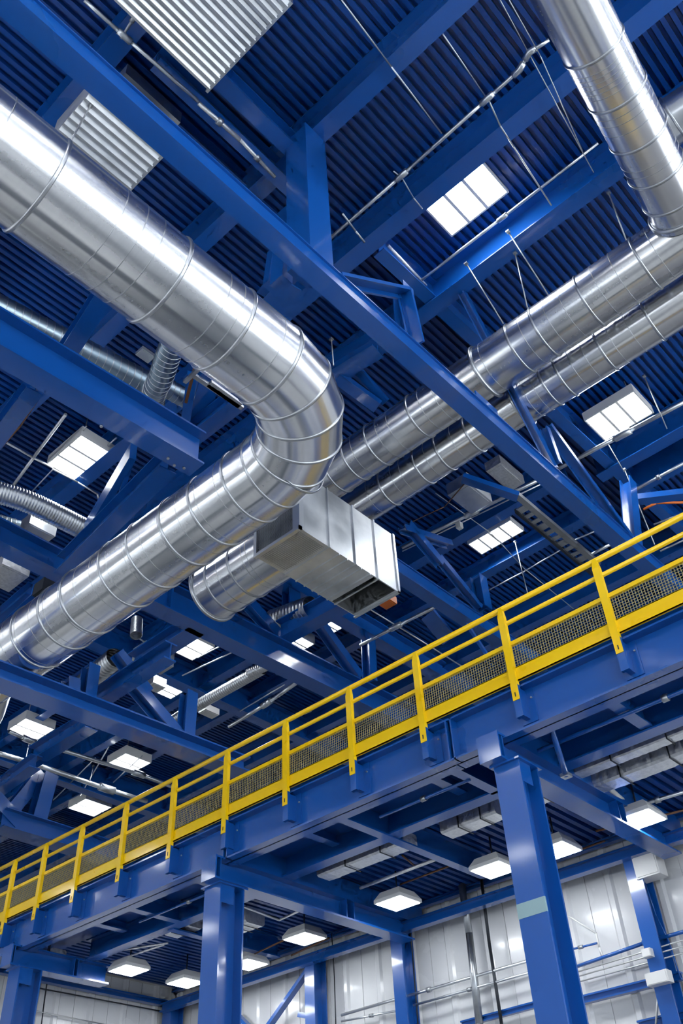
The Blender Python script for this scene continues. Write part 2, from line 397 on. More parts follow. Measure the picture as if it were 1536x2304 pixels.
# ------------------------------------------------------------------ low girder (y = 10)
T4 = thing('roof_truss', 'low blue girder passing in front of the bottom end of the big round duct', 'truss', loc=(5, 9.95, 6.3))
m = MB(); m.ibeam((2.5, 10.0, 6.29), (8.75, 9.72, 6.29), .34, .245, tf=.024); part(m, 'bottom_chord', BLUE, T4)
webm('diagonal_member', (303, 1545), (403, 1662), .17, .2, T4, 9.95)
webm('vertical_member', (425, 1560), (416, 1672), .2, .2, T4, 9.9)
webm('vertical_member', (160, 1530), (158, 1580), .18, .2, T4, 10)
webm('vertical_member', (205, 1500), (192, 1592), .18, .2, T4, 10)
webm('diagonal_member', (262, 1470), (330, 1560), .14, .2, T4, 10.2)
# girder deep at the left behind the railing
beam('roof_girder', 'blue girder running into the yellow railing at the lower left edge', P(0, 1862, z=8), P(260, 1940, z=8), .3, .4)
V = thing('roof_strut', 'tall blue vertical strut standing behind the lower left railing', 'strut', loc=P(85, 1862, z=8.4))
a = P(85, 1862, z=8.4); m = MB(); m.ibeam(a, P(118, 1740, y=a.y), .34, .3, up=(0,1,0)); part(m, 'column_shaft', BLUE, V)
a = P(20, 1835, z=8.6); m = MB(); m.ibeam(a, P(98, 1738, y=a.y), .3, .25, up=(0,1,0)); tag(m.build('roof_strut', BLUE), 'blue diagonal strut leaning toward the tall vertical strut at lower left', 'strut')
a = P(-10, 1790, z=8.6); m = MB(); m.ibeam(a, P(45, 1850, y=a.y), .3, .25, up=(0,1,0)); tag(m.build('roof_strut', BLUE), 'blue diagonal strut at the left edge beside the lower left railing', 'strut')

# ------------------------------------------------------------------ cross members between trusses (pixel ends at a common height)
def cross(label, a, b, z, w, h, **k):
    return beam('cross_beam', label, P(*a, z=z), P(*b, z=z), w, h, **k)
cross('pale blue cross beam under the upper part of the big round duct, left of centre', (124, 842), (262, 628), 9.42, .22, .3)
cross('blue cross beam dropping to the left edge below the long bolted girder', (78, 880), (-30, 1022), 8.95, .22, .32)
cross('broad blue cross beam lit from below, left of the lower run of the big round duct', (378, 1058), (138, 1296), 8.7, .26, .34)
cross('blue cross beam with a square cut end in front of the low girder', (382, 1484), (204, 1600), 6.72, .2, .27)
cross('pale blue cross beam above the square cut one', (442, 1420), (300, 1510), 9.0, .34, .3)
cross('dark blue cross beam below the round stub duct, meeting the third truss', (792, 1360), (632, 1446), 9.55, .3, .42)
cross('blue cross beam rising toward the lower pivot of the left truss corner', (545, 905), (418, 1003), 9.42, .24, .3)
cross('pale blue cross beam beside the left square roof light', (205, 1640), (70, 1722), 9.6, .32, .4)
cross('blue cross beam at far lower left running down from the pipes', (78, 1728), (-30, 1805), 9.0, .26, .3)
cross('blue cross beam behind the truss post left of the tall post', (655, 640), (600, 705), 10.4, .34, .36)
cross('dark blue cross beam above the twin ducts at centre', (850, 790), (750, 850), 10.9, .3, .35)
cross('blue cross beam at the left edge below the small spiral duct', (0, 1440), (110, 1340), 8.9, .2, .25)
cross('second blue cross beam at the left edge below the small spiral duct', (0, 1400), (70, 1340), 9.4, .2, .25)

def strut(label, a, b, w=.16, d=.12, **k):
    m = MB(); A = P(*a[:2], **a[2]); B = P(*b[:2], **b[2]); m.bar(A, B, w, d, **k); return tag(m.build('brace_strut', BLUE), label, 'brace')
Y7 = dict(y=8.2)
strut('dark blue tapered brace between bolted girder and the broad cross beam', (300, 1015, dict(z=9.4)), (195, 1195, dict(z=9.2)), .1, .34)
strut('pale thin brace beside the dark tapered brace at left', (300, 1025, dict(z=9.35)), (272, 1112, dict(z=9.1)), .07, .05)
strut('blue tubular brace above the end of the bolted girder', (432, 840, dict(z=9.8)), (415, 965, dict(z=9.6)), .13, .13)
strut('wide dark blue brace above the end of the bolted girder', (470, 860, dict(z=9.9)), (438, 980, dict(z=9.7)), .28, .04)
strut('short blue brace leaning across the gap left of the duct elbow', (466, 832, dict(z=9.0)), (545, 910, dict(z=9.0)), .16, .06)
strut('pale blue short post beside the purlin left of the tall truss post', (645, 480, dict(y=4.3)), (632, 640, dict(y=4.3)), .16, .2)
strut('dark blue short post left of the pale short post', (622, 575, dict(y=4.6)), (612, 650, dict(y=4.6)), .22, .1)
strut('blue roof brace sloping down to the twin ducts', (745, 838, dict(z=11.0)), (850, 915, dict(z=10.6)), .2, .1)
strut('thin blue roof brace above the twin ducts', (790, 815, dict(z=11.2)), (868, 905, dict(z=10.7)), .12, .08)
strut('blue brace under the lower round duct near the channel tray', (1040, 1075, dict(z=10.6)), (1165, 1118, dict(z=10.2)), .16, .1)
strut('blue brace at right edge beside the orange bracket', (1425, 1125, dict(z=10.6)), (1536, 1112, dict(z=10.6)), .18, .12)
strut('bright pale blue knee brace behind the third post of the yellow railing', (962, 1382, dict(z=9.6)), (1010, 1440, dict(z=9.2)), .34, .06)
strut('thin white blue stay hanging behind the middle of the yellow railing', (1050, 1405, dict(z=8.8)), (1096, 1475, dict(z=8.0)), .06, .05)

# ================================================================== ROUND DUCTS
def spiral_duct(name, label, path, r, rings, thin=(), m=GALV, cat='duct', caps=(), big=()):
    path = [Vector(p) for p in path]
    o = thing(name, label, cat, loc=path[0]); part(duct_mesh(path, r), 'duct_shell', m, o)
    for c, d in rings: part(ring_mb(c, d, r, .014, .034), 'joint_ring', RINGM, o)
    for c, d in big: part(ring_mb(c, d, r, .035, .05), 'flange_ring', RINGM, o)
    for c, d in thin: part(ring_mb(c, d, r, .0016, .009), 'seam', RINGM, o)
    for c, d in caps: part(cap_mb(c, d, r*.995), 'end_cap', DARK, o)
    return o
XD = Vector((1,0,0)); YD = Vector((0,1,0))
# main duct with gored elbow
AX, AY, AZ, AR = 4.98, 4.15, 7.0, .447
Re = 1.05; cx, cy = AX-Re, AY+Re
elb = [Vector((cx+Re*math.sin(t), cy-Re*math.cos(t), AZ)) for t in [PI/2*k/5 for k in range(6)]]
path = [Vector((-2.5, AY, AZ)), Vector((cx, AY, AZ))]+elb[1:-1]+[Vector((AX, cy, AZ)), Vector((AX, 11.0, AZ)), Vector((AX+.25, 11.6, AZ-.05)), Vector((AX+.6, 12.6, AZ-.1)), Vector((AX+.3, 13.1, AZ-.1)), Vector((AX-.3, 13.3, AZ-.1)), Vector((AX-6, 13.3, AZ-.1))]
rings = []
for q in ((78, 430), (360, 610), (503, 715)):
    rings.append((Vector((P(*q, y=AY).x, AY, AZ)), XD))
for q in ((660,1020), (565,1070), (490,1140), (425,1192), (352,1242), (288,1298), (202,1360), (146,1425), (85,1465)):
    rings.append((Vector((AX, P(*q, x=AX).y, AZ)), YD))
thin = []
for q in ((-40, 330), (215, 520), (262, 545), (300, 575), (450, 668), (480, 700), (570, 790)):
    thin.append((Vector((P(*q, y=AY).x, AY, AZ)), XD))
for i in range(2, 28):
    y = cy+.32*i-.5
    if y > cy+.15 and y < 11: thin.append((Vector((AX, y, AZ)), YD))
for k in range(6):
    t = PI/2*k/5
    rings.append((Vector((cx+Re*math.sin(t), cy-Re*math.cos(t), AZ)), Vector((math.cos(t), math.sin(t), 0))))
spiral_duct('round_duct', 'widest silver round duct, bending in a gored elbow at the centre of the picture', path, AR, rings, thin)
# upper right duct, in two lengths joined by a narrower sleeve
R1X, R1Z, R1R = 7.86, 10.0, .385
def yat(q, x): return P(*q, x=x).y
g = lambda x, z, y: Vector((x, y, z))
ys1, ys2 = yat((1092, 832), R1X), yat((1030, 868), R1X)
spiral_duct('round_duct', 'upper twin silver round duct, right length, joined by the descending duct', [g(R1X,R1Z,-2.5), g(R1X,R1Z,ys1)], R1R,
    [(g(R1X,R1Z,yat(q,R1X)), YD) for q in ((1170,780),(1227,750),(1329,682),(1465,620))],
    [(g(R1X,R1Z,yat(q,R1X)), YD) for q in ((1110,818),(1200,765),(1255,730),(1290,705),(1365,660),(1410,640),(1500,600))], big=[(g(R1X,R1Z,ys1+.0), YD)])
spiral_duct('round_duct', 'upper twin silver round duct, left length, passing behind the long truss chord', [g(R1X,R1Z,ys1-.05), g(R1X,R1Z,ys1+.001), g(R1X,R1Z,8.2)], R1R*.93,
    [(g(R1X,R1Z,yat(q,R1X)), YD) for q in ((850,983),(944,927),(800,1020),(760,1040))],
    [(g(R1X,R1Z,yat(q,R1X)), YD) for q in ((1030,872),(1000,890),(970,912),(900,955),(875,970),(820,1005))], m=GALV)
R2X, R2Z, R2R = 8.72, 10.0, .335
ye = yat((1178, 932), R2X)
spiral_duct('round_duct', 'lower twin silver round duct, right length, ending in a flange', [g(R2X,R2Z,.75), g(R2X,R2Z,ye)], R2R,
    [(g(R2X,R2Z,yat(q,R2X)), YD) for q in ((1245,890),(1279,869),(1373,814),(1482,750))],
    [(g(R2X,R2Z,yat(q,R2X)), YD) for q in ((1205,915),(1225,900),(1310,850),(1340,832),(1400,800),(1440,775))], big=[(g(R2X,R2Z,ye), YD),(g(R2X,R2Z,.78), YD)])
spiral_duct('round_duct', 'lower twin silver round duct, left length, disappearing above the box duct', [g(R2X,R2Z,ye-.05), g(R2X,R2Z,8.2)], R2R*.93,
    [(g(R2X,R2Z,yat(q,R2X)), YD) for q in ((878,1107),(955,1059),(1004,1031),(1070,992))],
    [(g(R2X,R2Z,yat(q,R2X)), YD) for q in ((1100,975),(1040,1010),(980,1045),(925,1080),(905,1090),(850,1120))])
# descending duct at the top right
TR = .33
def ty(x): return .41+.11*(x-5.04)
def tc(q):
    p = P(*q, z=10.0)
    return Vector((p.x, ty(p.x), R1Z))
TDIR = Vector((1, .11, 0)).normalized()
spiral_duct('round_duct', 'silver round duct descending from the top right corner to join the twin ducts', [Vector((-1.5, ty(-1.5), R1Z)), Vector((R1X-R1R*.8, ty(R1X-R1R*.8), R1Z))], TR,
    [(tc(q), TDIR) for q in ((1334,102),(1383,207),(1428,302),(1467,382),(1490,450))],
    [(tc(q), TDIR) for q in ((1345,125),(1350,135),(1355,145),(1360,155),(1365,165),(1370,178),(1392,225),(1400,240),(1410,262),(1448,345),(1455,360))],
    big=[(Vector((R1X-R1R-.02, ty(R1X-R1R), R1Z)), TDIR)])
spiral_duct('round_duct', 'grey round duct glimpsed at the right edge behind the descending duct', [P(1470, 300, z=11.0), P(1600, 215, z=11.0)], .3,
    [(P(1515, 268, z=11.0), YD)], [], m=GALV2, caps=[(P(1470, 300, z=11.0), YD)])
# stub duct behind the box duct
spiral_duct('round_duct', 'short silver round duct stub leaving the left side of the rectangular box duct', [Vector((7.01, 6.955, 8.2)), Vector((7.01, 8.55, 8.2))], .43,
    [(g(7.01,8.2,yat(q,7.01)), YD) for q in ((560,1290),(510,1310))], [(g(7.01,8.2,yat(q,7.01)), YD) for q in ((590,1275),(535,1300),(600,1262))],
    big=[(g(7.01, 8.2, 8.55), YD)], caps=[(Vector((7.01, 8.54, 8.2)), YD)])
# small spiral ducts at the left
def flex(name, label, pts, r, m=FLEX, pitch=.09):
    pts = [Vector(p) for p in pts]; out = []
    n = len(pts)
    if n > 2:
        for i in range(n-1):
            p0, p1, p2, p3 = pts[max(i-1,0)], pts[i], pts[i+1], pts[min(i+2,n-1)]
            for k in range(8):
                t = k/8; out.append(.5*((2*p1)+(p2-p0)*t+(2*p0-5*p1+4*p2-p3)*t*t+(3*p1-p0-3*p2+p3)*t**3))
        out.append(pts[-1])
    else: out = pts
    if m is FLEX:
        o = thing(name, label, 'duct', loc=out[0]); part(duct_mesh(out, r, 32), 'duct_shell', m, o)
        L = catmull_len(out); t = pitch*.7
        while t < L[-1]-.02:
            k = max(j for j in range(len(L)-1) if L[j] <= t); d = (out[k+1]-out[k]).normalized()
            part(ring_mb(out[k]+d*(t-L[k]), d+Vector((0,0,.12)), r, .006, .012, 32), 'spiral_seam', RINGM, o); t += pitch*1.25
        return o
    return tag(duct_mesh(out, r, 28, ripple=.02 if m is FLEX else .05, pitch=pitch).build(name, m), label, 'duct')
flex('spiral_duct', 'dark bluish spiral duct entering at the left edge above the bolted girder', [P(-60, 665, z=10.45), P(325, 862, z=10.45)], .19)
flex('spiral_duct', 'dark spiral duct bending like a hook left of the duct elbow', [P(398, 760, z=9.9), P(378, 800, z=9.9), P(362, 850, z=9.9), P(348, 880, z=10.0), P(338, 935, z=10.3)], .17, FLEX, .07)
flex('spiral_duct', 'short dark spiral duct right of the hooked duct', [P(365, 868, z=10.1), P(420, 898, z=10.1)], .14, FLEX, .07)
flex('spiral_duct', 'crinkled silver spiral duct crossing below the square roof light at left', [P(-40, 1100, z=9.8), P(60, 1128, z=9.8), P(192, 1192, z=9.8)], .17, GALV2, .045)
flex('spiral_duct', 'stubby grey spiral duct below the crinkled silver duct at the left edge', [P(-40, 1172, z=10.0), P(40, 1195, z=10.0)], .18, FLEX, .06)
flex('spiral_duct', 'tiny silver duct outlet under the lower run of the widest duct', [P(306, 1430, z=9.0), P(308, 1395, z=9.4)], .1, GALV2, .04)
flex('spiral_duct', 'long wrapped silver duct running diagonally between two roof lights left of centre', [P(560, 1515, z=10.2), P(600, 1498, z=10.2)], .1, GALV2, .05)
flex('spiral_duct', 'slim wrapped silver duct slanting down behind the low girder truss', [P(590, 1505, z=10.3), P(440, 1590, z=10.3), P(370, 1635, z=10.3)], .12, GALV2, .06)
flex('spiral_duct', 'silver duct glimpsed behind the posts below the lower end of the widest duct', [P(260, 1480, z=9.8), P(170, 1555, z=9.8)], .2, GALV2, .09)
flex('spiral_duct', 'fat silver duct glimpsed through the truss right of the round stub duct', [P(700, 1365, z=10.0), P(615, 1395, z=10.3)], .2, GALV2, .1)

# ================================================================== RECTANGULAR DUCTS
B0 = P(672, 1187, z=7.6); BX0, BY0, BZ0 = 6.37, 6.14, 7.6; BX1, BY1, BZ1 = 8.34, 6.95, 8.64
BD = thing('box_duct', 'rectangular galvanised box duct with a mesh grille end below the twin ducts', 'duct', loc=(BX0, BY0, BZ0))
m = MB(); t = .015
m.box((BX0, BY0, BZ0), (BX1, BY0+t, BZ1)); m.box((BX0, BY1-t, BZ0), (BX1, BY1, BZ1))
m.box((BX0, BY0+t, BZ1-t), (BX1, BY1-t, BZ1)); m.box((BX0, BY0+t, BZ0), (BX1-.52, BY1-t, BZ0+t))
m.box((BX1-t, BY0+t, BZ0+t), (BX1, BY1-t, BZ1-t)); m.box((BX1-.07, BY0+t, BZ0), (BX1-t, BY1-t, BZ0+t))
part(m, 'duct_shell', GALVP, BD)
for f in (.28, .54, .77):
    x = BX0+(BX1-BX0)*f; m = MB()
    m.box((x-.012, BY0-.022, BZ0-.02), (x+.012, BY0, BZ1+.01)); m.box((x-.012, BY0, BZ0-.02), (x+.012, BY1, BZ0))
    part(m, 'standing_seam', GALVP, BD)
for f in (.38, .46, .60, .69): 
    x = BX0+(BX1-BX0)*f; m = MB(); m.box((x-.008, BY0, BZ0-.022), (x+.008, BY1, BZ0)); part(m, 'standing_seam', GALVP, BD)
for (a, b) in (((BX0-.02,BY0-.02,BZ0-.02),(BX0+.06,BY0+.0,BZ1)), ((BX0-.02,BY0-.02,BZ0-.02),(BX0+.03,BY1+.02,BZ0+.03)), ((BX0-.02,BY1-.03,BZ0+.03),(BX0,BY1+.02,BZ1)), ((BX0-.02,BY0,BZ0+.03),(BX0,BY0+.1,BZ1)), ((BX0-.02,BY0,BZ1-.06),(BX0,BY1,BZ1)), ((BX1-.03,BY0-.02,BZ0-.02),(BX1+.01,BY1+.02,BZ0)), ((BX1-.03,BY0-.02,BZ0-.02),(BX1+.01,BY0,BZ1))):
    m = MB(); m.box(a, b); part(m, 'corner_frame', PIPE, BD)

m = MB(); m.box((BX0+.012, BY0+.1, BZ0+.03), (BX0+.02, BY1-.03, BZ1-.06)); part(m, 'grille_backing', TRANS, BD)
m = MB(); n = 34
for i in range(n):
    y = BY0+.1+(BY1-BY0-.13)*i/n; z0, z1 = BZ0+.03, BZ1-.06; m.bar((BX0-.004, y, z0), (BX0-.004, y, z1), .005, .005)
for i in range(44):
    z = BZ0+.03+(BZ1-BZ0-.09)*i/44; m.bar((BX0-.008, BY0+.1, z), (BX0-.008, BY1-.03, z), .004, .006)
part(m, 'mesh_grille', GREYM, BD)
m = MB()
for i in range(22):
    y = BY0+.05+(BY1-BY0-.1)*i/22; m.bar((BX0+.05, y, BZ0-.004), (BX0+.5, y, BZ0-.004), .004, .003)
for i in range(14):
    x = BX0+.05+.45*i/14; m.bar((x, BY0+.05, BZ0-.006), (x, BY1-.05, BZ0-.006), .004, .003)
part(m, 'perforated_sheet', GREYM, BD)
# corrugated rectangular ducts at the top left: undersides with seams across
def corr_duct(label, x0, x1, y0, y1, z0, z1, pitch=.085):
    o = thing('rectangular_duct', label, 'duct', loc=(x0, y0, z0)); m = MB(); pts = []
    y = y0
    while y < y1-1e-6:
        for fy, fz in ((0,0),(.5,-.04),(.62,0)): pts.append((min(y+fy*pitch, y1), z0+fz))
        y += pitch
    pts.append((y1, z0)); n = len(pts)
    m.add([(x0,a,b) for a,b in pts]+[(x1,a,b) for a,b in pts], [(i,i+1,i+1+n,i+n)[::-1] for i in range(n-1)])
    m.box((x0, y0, z0+.001), (x1, y1, z1)); part(m, 'duct_shell', GALVP, o)
    m = MB(); m.box((x1-.015, y0-.02, z0-.03), (x1+.02, y1+.02, z0+.005)); m.box((x1, y0-.02, z0), (x1+.02, y1+.02, z1)); part(m, 'end_flange', PIPE, o)
    return o
corr_duct('larger corrugated rectangular duct at the top edge left of centre', .3, 2.74, 2.62, 3.98, 10.8, 11.2)
corr_duct('small corrugated rectangular duct between the long truss chord and the widest round duct', 1.72, 2.72, 4.62, 5.42, 10.2, 10.6, .1)
m = MB(); q0 = P(272, 175, z=11.0); q1 = P(400, 282, z=11.0); m.box((q0.x, q1.y-.05, 11.0), (q1.x, q0.y+.35, 11.25)); o = tag(m.build('rectangular_duct', GALV2), 'thin dull grey rectangular duct just above the long truss chord at upper left', 'duct')

# ================================================================== ROOF LIGHTS
def roof_light(label, c, sx, sy, panes=3, z=11.9, drop=0, group=None, along='y', hh=.12):
    """flat fixture; sx by sy, panes divided along one axis"""
    o = thing('roof_light', label, 'light', group, loc=(c[0], c[1], z)); x0, x1, y0, y1 = c[0]-sx/2, c[0]+sx/2, c[1]-sy/2, c[1]+sy/2
    m = MB(); f = .025
    m.box((x0-f, y0-f, z+.03), (x1+f, y1+f, z+hh))
    m.box((x0-f, y0-f, z-.01), (x1+f, y0, z+.03)); m.box((x0-f, y1, z-.01), (x1+f, y1+f, z+.03))
    m.box((x0-f, y0, z-.01), (x0, y1, z+.03)); m.box((x1, y0, z-.01), (x1+f, y1, z+.03))
    part(m, 'housing', WHITE, o)
    for i in range(1, panes):
        m = MB()
        if along == 'y': y = y0+(y1-y0)*i/panes; m.box((x0, y-.006, z-.014), (x1, y+.04, z+.02))
        else: x = x0+(x1-x0)*i/panes; m.box((x-.006, y0, z-.014), (x+.04, y1, z+.02))
        part(m, 'divider', WHITE, o)
    for i in range(panes):
        m = MB(); g_ = .04
        if along == 'y':
            a = y0+(y1-y0)*i/panes; b = y0+(y1-y0)*(i+1)/panes; m.box((x0, a+(g_ if i else 0), z), (x1, b, z+.02))
        else:
            a = x0+(x1-x0)*i/panes; b = x0+(x1-x0)*(i+1)/panes; m.box((a+(g_ if i else 0), y0, z), (b, y1, z+.02))
        part(m, 'diffuser', LAMP, o)
    if drop:
        for (a, b) in ((x0+.1, y0+.1), (x1-.1, y1-.1)):
            m = MB(); m.tube([(a, b, z+hh), (a, b, ROOF)], .008, 6); part(m, 'suspension_rod', WIRE, o)
    return o
roof_light('largest glowing three pane roof light, at upper right on the bare ribbed deck', (6.6, 2.93), .6, .98, 3, 11.93, hh=.06)
c = P(1392, 937, z=11.55); roof_light('three pane roof light below the twin ducts near the right edge', c, .66, .92, 3, 11.55, drop=1, hh=.18)
c = P(180, 1032, z=11.4); roof_light('three pane roof light seen under the bolted girder at left', c, .62, .95, 3, 11.4, drop=1, hh=.2)
roof_light('four pane roof light right of the box duct, crossed by a thin wire', (13.0, 7.0, 11.85), .44, 1.02, 4, 11.85, hh=.1)
for (q, s, lab) in (((425,1455), (.78,.7), 'small two pane roof light directly under the third truss chord'),
    ((378,1555), (.5,.42), 'small roof light seen through the low girder truss'),
    ((743,1408), (.45,.42), 'tiny roof light beside the cross beam below the box duct'),
    ((676,1449), (.4,.4), 'tiny half hidden roof light under the cross beam below the box duct'),
    ((70,1641), (.78,.74), 'square roof light nearest the left edge below the duct end'),
    ((290,1717), (.78,.76), 'square roof light between the two silver pipes, right of centre left'),
    ((202,1817), (.84,.8), 'lowest square roof light, just above the yellow railing at left')):
    c = P(*q, z=11.3); roof_light(lab, c, s[0], s[1], 2, 11.3, drop=1, hh=.22)
# the same fittings repeated out of view over the rest of the hall, for light
gl = 'three pane roof light over the open hall behind the camera'
proto = None
def hall_light(x, y, z=11.9):
    global proto
    if proto is None:
        proto = roof_light(gl, (x, y), .7, 1.1, 3, z, group='roof lights over the open hall'); return
    o = copy_tree(proto); o.location = (x, y, z)
for i, x in enumerate((-11.5, -8.4, -5.3, -2.35)):
    for y in (-10, -6, -2, 2, 8.3, 12.5, 16.4, 20.3, 24.7, 29.2): hall_light(x, y)
for x in (2.5, 7, 11.5):
    for y in (-10, -6, -2.6): hall_light(x, y)

# ================================================================== PIPES AND CONDUITS
def pipe(label, pts, r=.03, m=PIPE, name='conduit', cat='pipe', fit=True, group=None):
    pts = [Vector(p) for p in pts]
    t = MB()
    for a, b in zip(pts, pts[1:]): t.tube([a, b], r*.8, 10)
    if not fit: return tag(t.build(name, m), label, cat, group)
    o = thing(name, label, cat, group, loc=pts[0]); part(t, 'tube', m, o)
    for p, nx, pr in zip(pts[1:-1], pts[2:], pts):
        d1 = (p-pr).normalized(); d2 = (nx-p).normalized(); c = MB(); c.tube([p-d1*r*3, p, p+d2*r*3], r*1.35, 10); part(c, 'elbow_fitting', m, o)
    d = (pts[-1]-pts[0]).normalized(); L = (pts[-1]-pts[0]).length
    for k in range(1, max(2, int(L/2.2))):
        p = pts[0].lerp(pts[-1], k/max(2, int(L/2.2)))
        if len(pts) > 2: continue
        c = MB(); c.tube([p-d*.035, p+d*.035], r*1.4, 10); part(c, 'pipe_clamp', GREYM, o)
    return o
def pz(*qs, z): return [P(a, b, z=z) for a, b in qs]
pipe('silver conduit rising from the tall truss post past the largest roof light', pz((735,543),(903,395),(1096,222),(1168,158),(1190,118),(1235,90), z=11.3), .032)
pipe('slim conduit with orange streaks below the largest roof light', pz((925,648),(1130,490),(1345,322), z=11.5), .026)
pipe('short white conduit beside the beam, left of the braces below the largest roof light', pz((872,552),(958,643), z=11.5), .03, FOILM, fit=False)
pipe('silver conduit running down from the top left to the large corrugated duct', pz((190,0),(280,82),(446,228), z=11.0), .03)
pipe('short white channel continuing below the large corrugated duct', pz((446,232),(540,315), z=11.0), .035, FOILM)
pipe('second short white channel toward the tall truss post', pz((538,312),(618,398), z=11.1), .03, FOILM)
pipe('thin white conduit leaving the top left beam', pz((327,0),(272,86), z=11.1), .022)
pipe('thin white conduit over the long truss chord from the top left corner', pz((0,2),(95,65),(190,152), z=8.75), .01, WIRE, fit=False)
pipe('thin vertical running conduit left of the large roof beam', pz((768,0),(880,150),(993,300), z=11.35), .014, fit=False)
pipe('thin conduit parallel to the ribs above the largest roof light', pz((990,68),(1095,222), z=11.4), .012, fit=False)
pipe('thin drop conduit curving over the roof beam beside the largest roof light', pz((1100,228),(1125,283),(1155,330),(1240,462), z=11.3), .014, WIRE, fit=False)
pipe('thin wire pair running down beside the descending duct', pz((1125,0),(1185,112),(1335,388), z=11.3), .008, WIRE, fit=False)
pipe('second thin wire beside the descending duct', pz((1145,0),(1215,125),(1310,340), z=11.25), .008, WIRE, fit=False)
pipe('thin conduit from the silver conduit to the corner of the largest roof light', pz((885,385),(905,402),(930,445),(950,470), z=11.32), .012, fit=False)
pipe('thin conduit joining the tall truss post to the silver conduit end', pz((770,480),(800,520),(820,545), z=11.2), .018, fit=False)
pipe('long double channel at right ending at the truss chord', pz((1252,1056),(1400,978),(1560,893), z=11.0), .05)
pipe('long double channel continuing left behind the truss chord', pz((1215,1078),(1060,1155),(905,1232), z=11.0), .045)
pipe('thin second rail of the channel behind the truss chord', pz((1215,1090),(1060,1165),(905,1240), z=11.0), .018, fit=False)
pipe('grey pipe under the two pipes near the right edge', pz((1405,1115),(1560,1030), z=10.9), .035)
pipe('short grey pipe right of the orange bracket', pz((1470,1180),(1560,1145), z=10.8), .022, fit=False)
pipe('second short grey pipe lower right of the orange bracket', pz((1485,1240),(1560,1205), z=10.8), .022, fit=False)
pipe('orange bracket arm at the right edge', pz((1447,1146),(1475,1132),(1560,1130), z=10.9), .03, ORANGE, 'bracket_arm', 'bracket', fit=False)
pipe('short grey tube joining the tray to the truss chord', pz((1325,1250),(1372,1225), z=10.6), .035, fit=False)
pipe('upper short grey tube beside the tray', pz((1285,1218),(1345,1192), z=11.3), .02, fit=False)
pipe('pipe running down left behind the yellow railing toward the box duct', pz((1000,1355),(890,1410),(810,1452), z=10.4), .045)
pipe('thin conduit crossing behind the railing under the four pane light', pz((1085,1335),(1180,1285),(1265,1235), z=11.2), .016, fit=False)
pipe('thin long wire crossing the four pane roof light', pz((980,1110),(1105,1200),(1180,1280),(1290,1370), z=11.0), .01, WIRE, fit=False)
pipe('thin wire below the box duct heading right', pz((830,1370),(920,1425),(1040,1500), z=10.6), .018, WIRE, fit=False)
pipe('long silver pipe at far left running down to the railing, upper of two', pz((20,1645),(65,1665),(312,1741),(400,1775), z=10.8), .06)
pipe('long silver pipe at far left running down to the railing, lower of two', pz((-20,1690),(75,1718),(240,1775),(330,1803), z=10.7), .075)
pipe('silver pipe between the low girder and the third truss', pz((665,1538),(600,1583),(515,1635), z=10.8), .055)
pipe('white conduit in the ribbed bay left of the square roof light', pz((148,932),(75,1030),(28,1095), z=11.35), .035, FOILM, fit=False)
pipe('white conduit crossing the ribbed bay left of the square roof light', pz((0,988),(75,1030),(118,1052), z=11.35), .025, FOILM, fit=False)
pipe('thin conduit under the square roof light at left ending in a hook', pz((118,1055),(175,1085),(219,1112),(222,1125), z=11.3), .018, FOILM, fit=False)
pipe('short grey conduit above the square roof light at left', pz((195,958),(183,975),(120,1055),(68,1110), z=11.5), .016, fit=False)
pipe('grey double conduit below the square roof light at left', pz((262,985),(235,1010),(165,1090),(122,1138), z=11.5), .022, fit=False)
pipe('brown cable along the cross beam at the left edge', pz((85,900),(45,960),(0,1010), z=11.3), .02, COPPER, 'cable', 'cable', fit=False)
pipe('brown cable between duct ends below the box duct', pz((925,1175),(1000,1140),(1045,1088), z=10.6), .012, COPPER, 'cable', 'cable', fit=False)
for i, (a, b, z) in enumerate((((300,1430),(345,1455),10.2), ((410,1520),(560,1450),11), ((445,1480),(540,1430),11.2), ((120,1800),(215,1705),11.2), ((255,1760),(320,1700),11.1), ((180,1790),(245,1680),11.2), ((600,1640),(700,1600),10.9), ((540,1600),(640,1540),11.1), ((470,1560),(520,1530),11.3))):
    pipe(['thin conduit hooked under the lower run of the widest duct','thin conduit crossing the bay right of the small two pane light','upper thin conduit in the bay right of the small two pane light','thin conduit left of the lowest square roof light','thin conduit hanging between the two long silver pipes','thin conduit above the lowest square roof light','thin conduit near the railing in the bay under the third truss','thin conduit near the slim wrapped duct','short thin conduit above the slim wrapped duct'][i], [P(*a, z=z), P(*b, z=z)], .02, PIPE, fit=False)
# hanger rods of the twin ducts
for a, b, lab in (((1048,592),(1132,728),'wire hanger from the roof beam to the near end of the upper twin duct'), ((1158,568),(1186,692),'wire hanger to the second ring of the upper twin duct'), ((1142,520),(1232,662),'wire hanger slanting to the top of the upper twin duct'), ((1368,432),(1410,545),'wire hanger beside the junction of the descending duct')):
    A = P(*a, z=11.36); B = P(*b, z=10.36); rod(A, B, .01, label=lab, cat='hanger')
for a, b, za, zb, lab in (((1365,995),(1404,1062),11.3,10.8,'short wire hanger under the right three pane light'), ((1404,1055),(1472,1225),11.0,9.2,'long wire hanger dropping to the yellow railing at right'), ((1448,845),(1500,965),11.4,10.6,'wire hanger right of the right three pane light'), ((1158,1218),(1188,1342),11.5,9.5,'wire hanger below the four pane roof light'), ((745,762),(750,822),10.6,10.0,'short rod beside the duct elbow'), ((205,235),(152,330),10.2,7.45,'strap hanger on the upper run of the widest duct'), ((66,1670),(58,1708),11.3,10.7,'short wire between the far left pipes'), ((210,1722),(202,1758),11.3,10.7,'second short wire between the far left pipes')):
    rod(P(*a, z=za), P(*b, z=zb), .009, label=lab, cat='hanger')
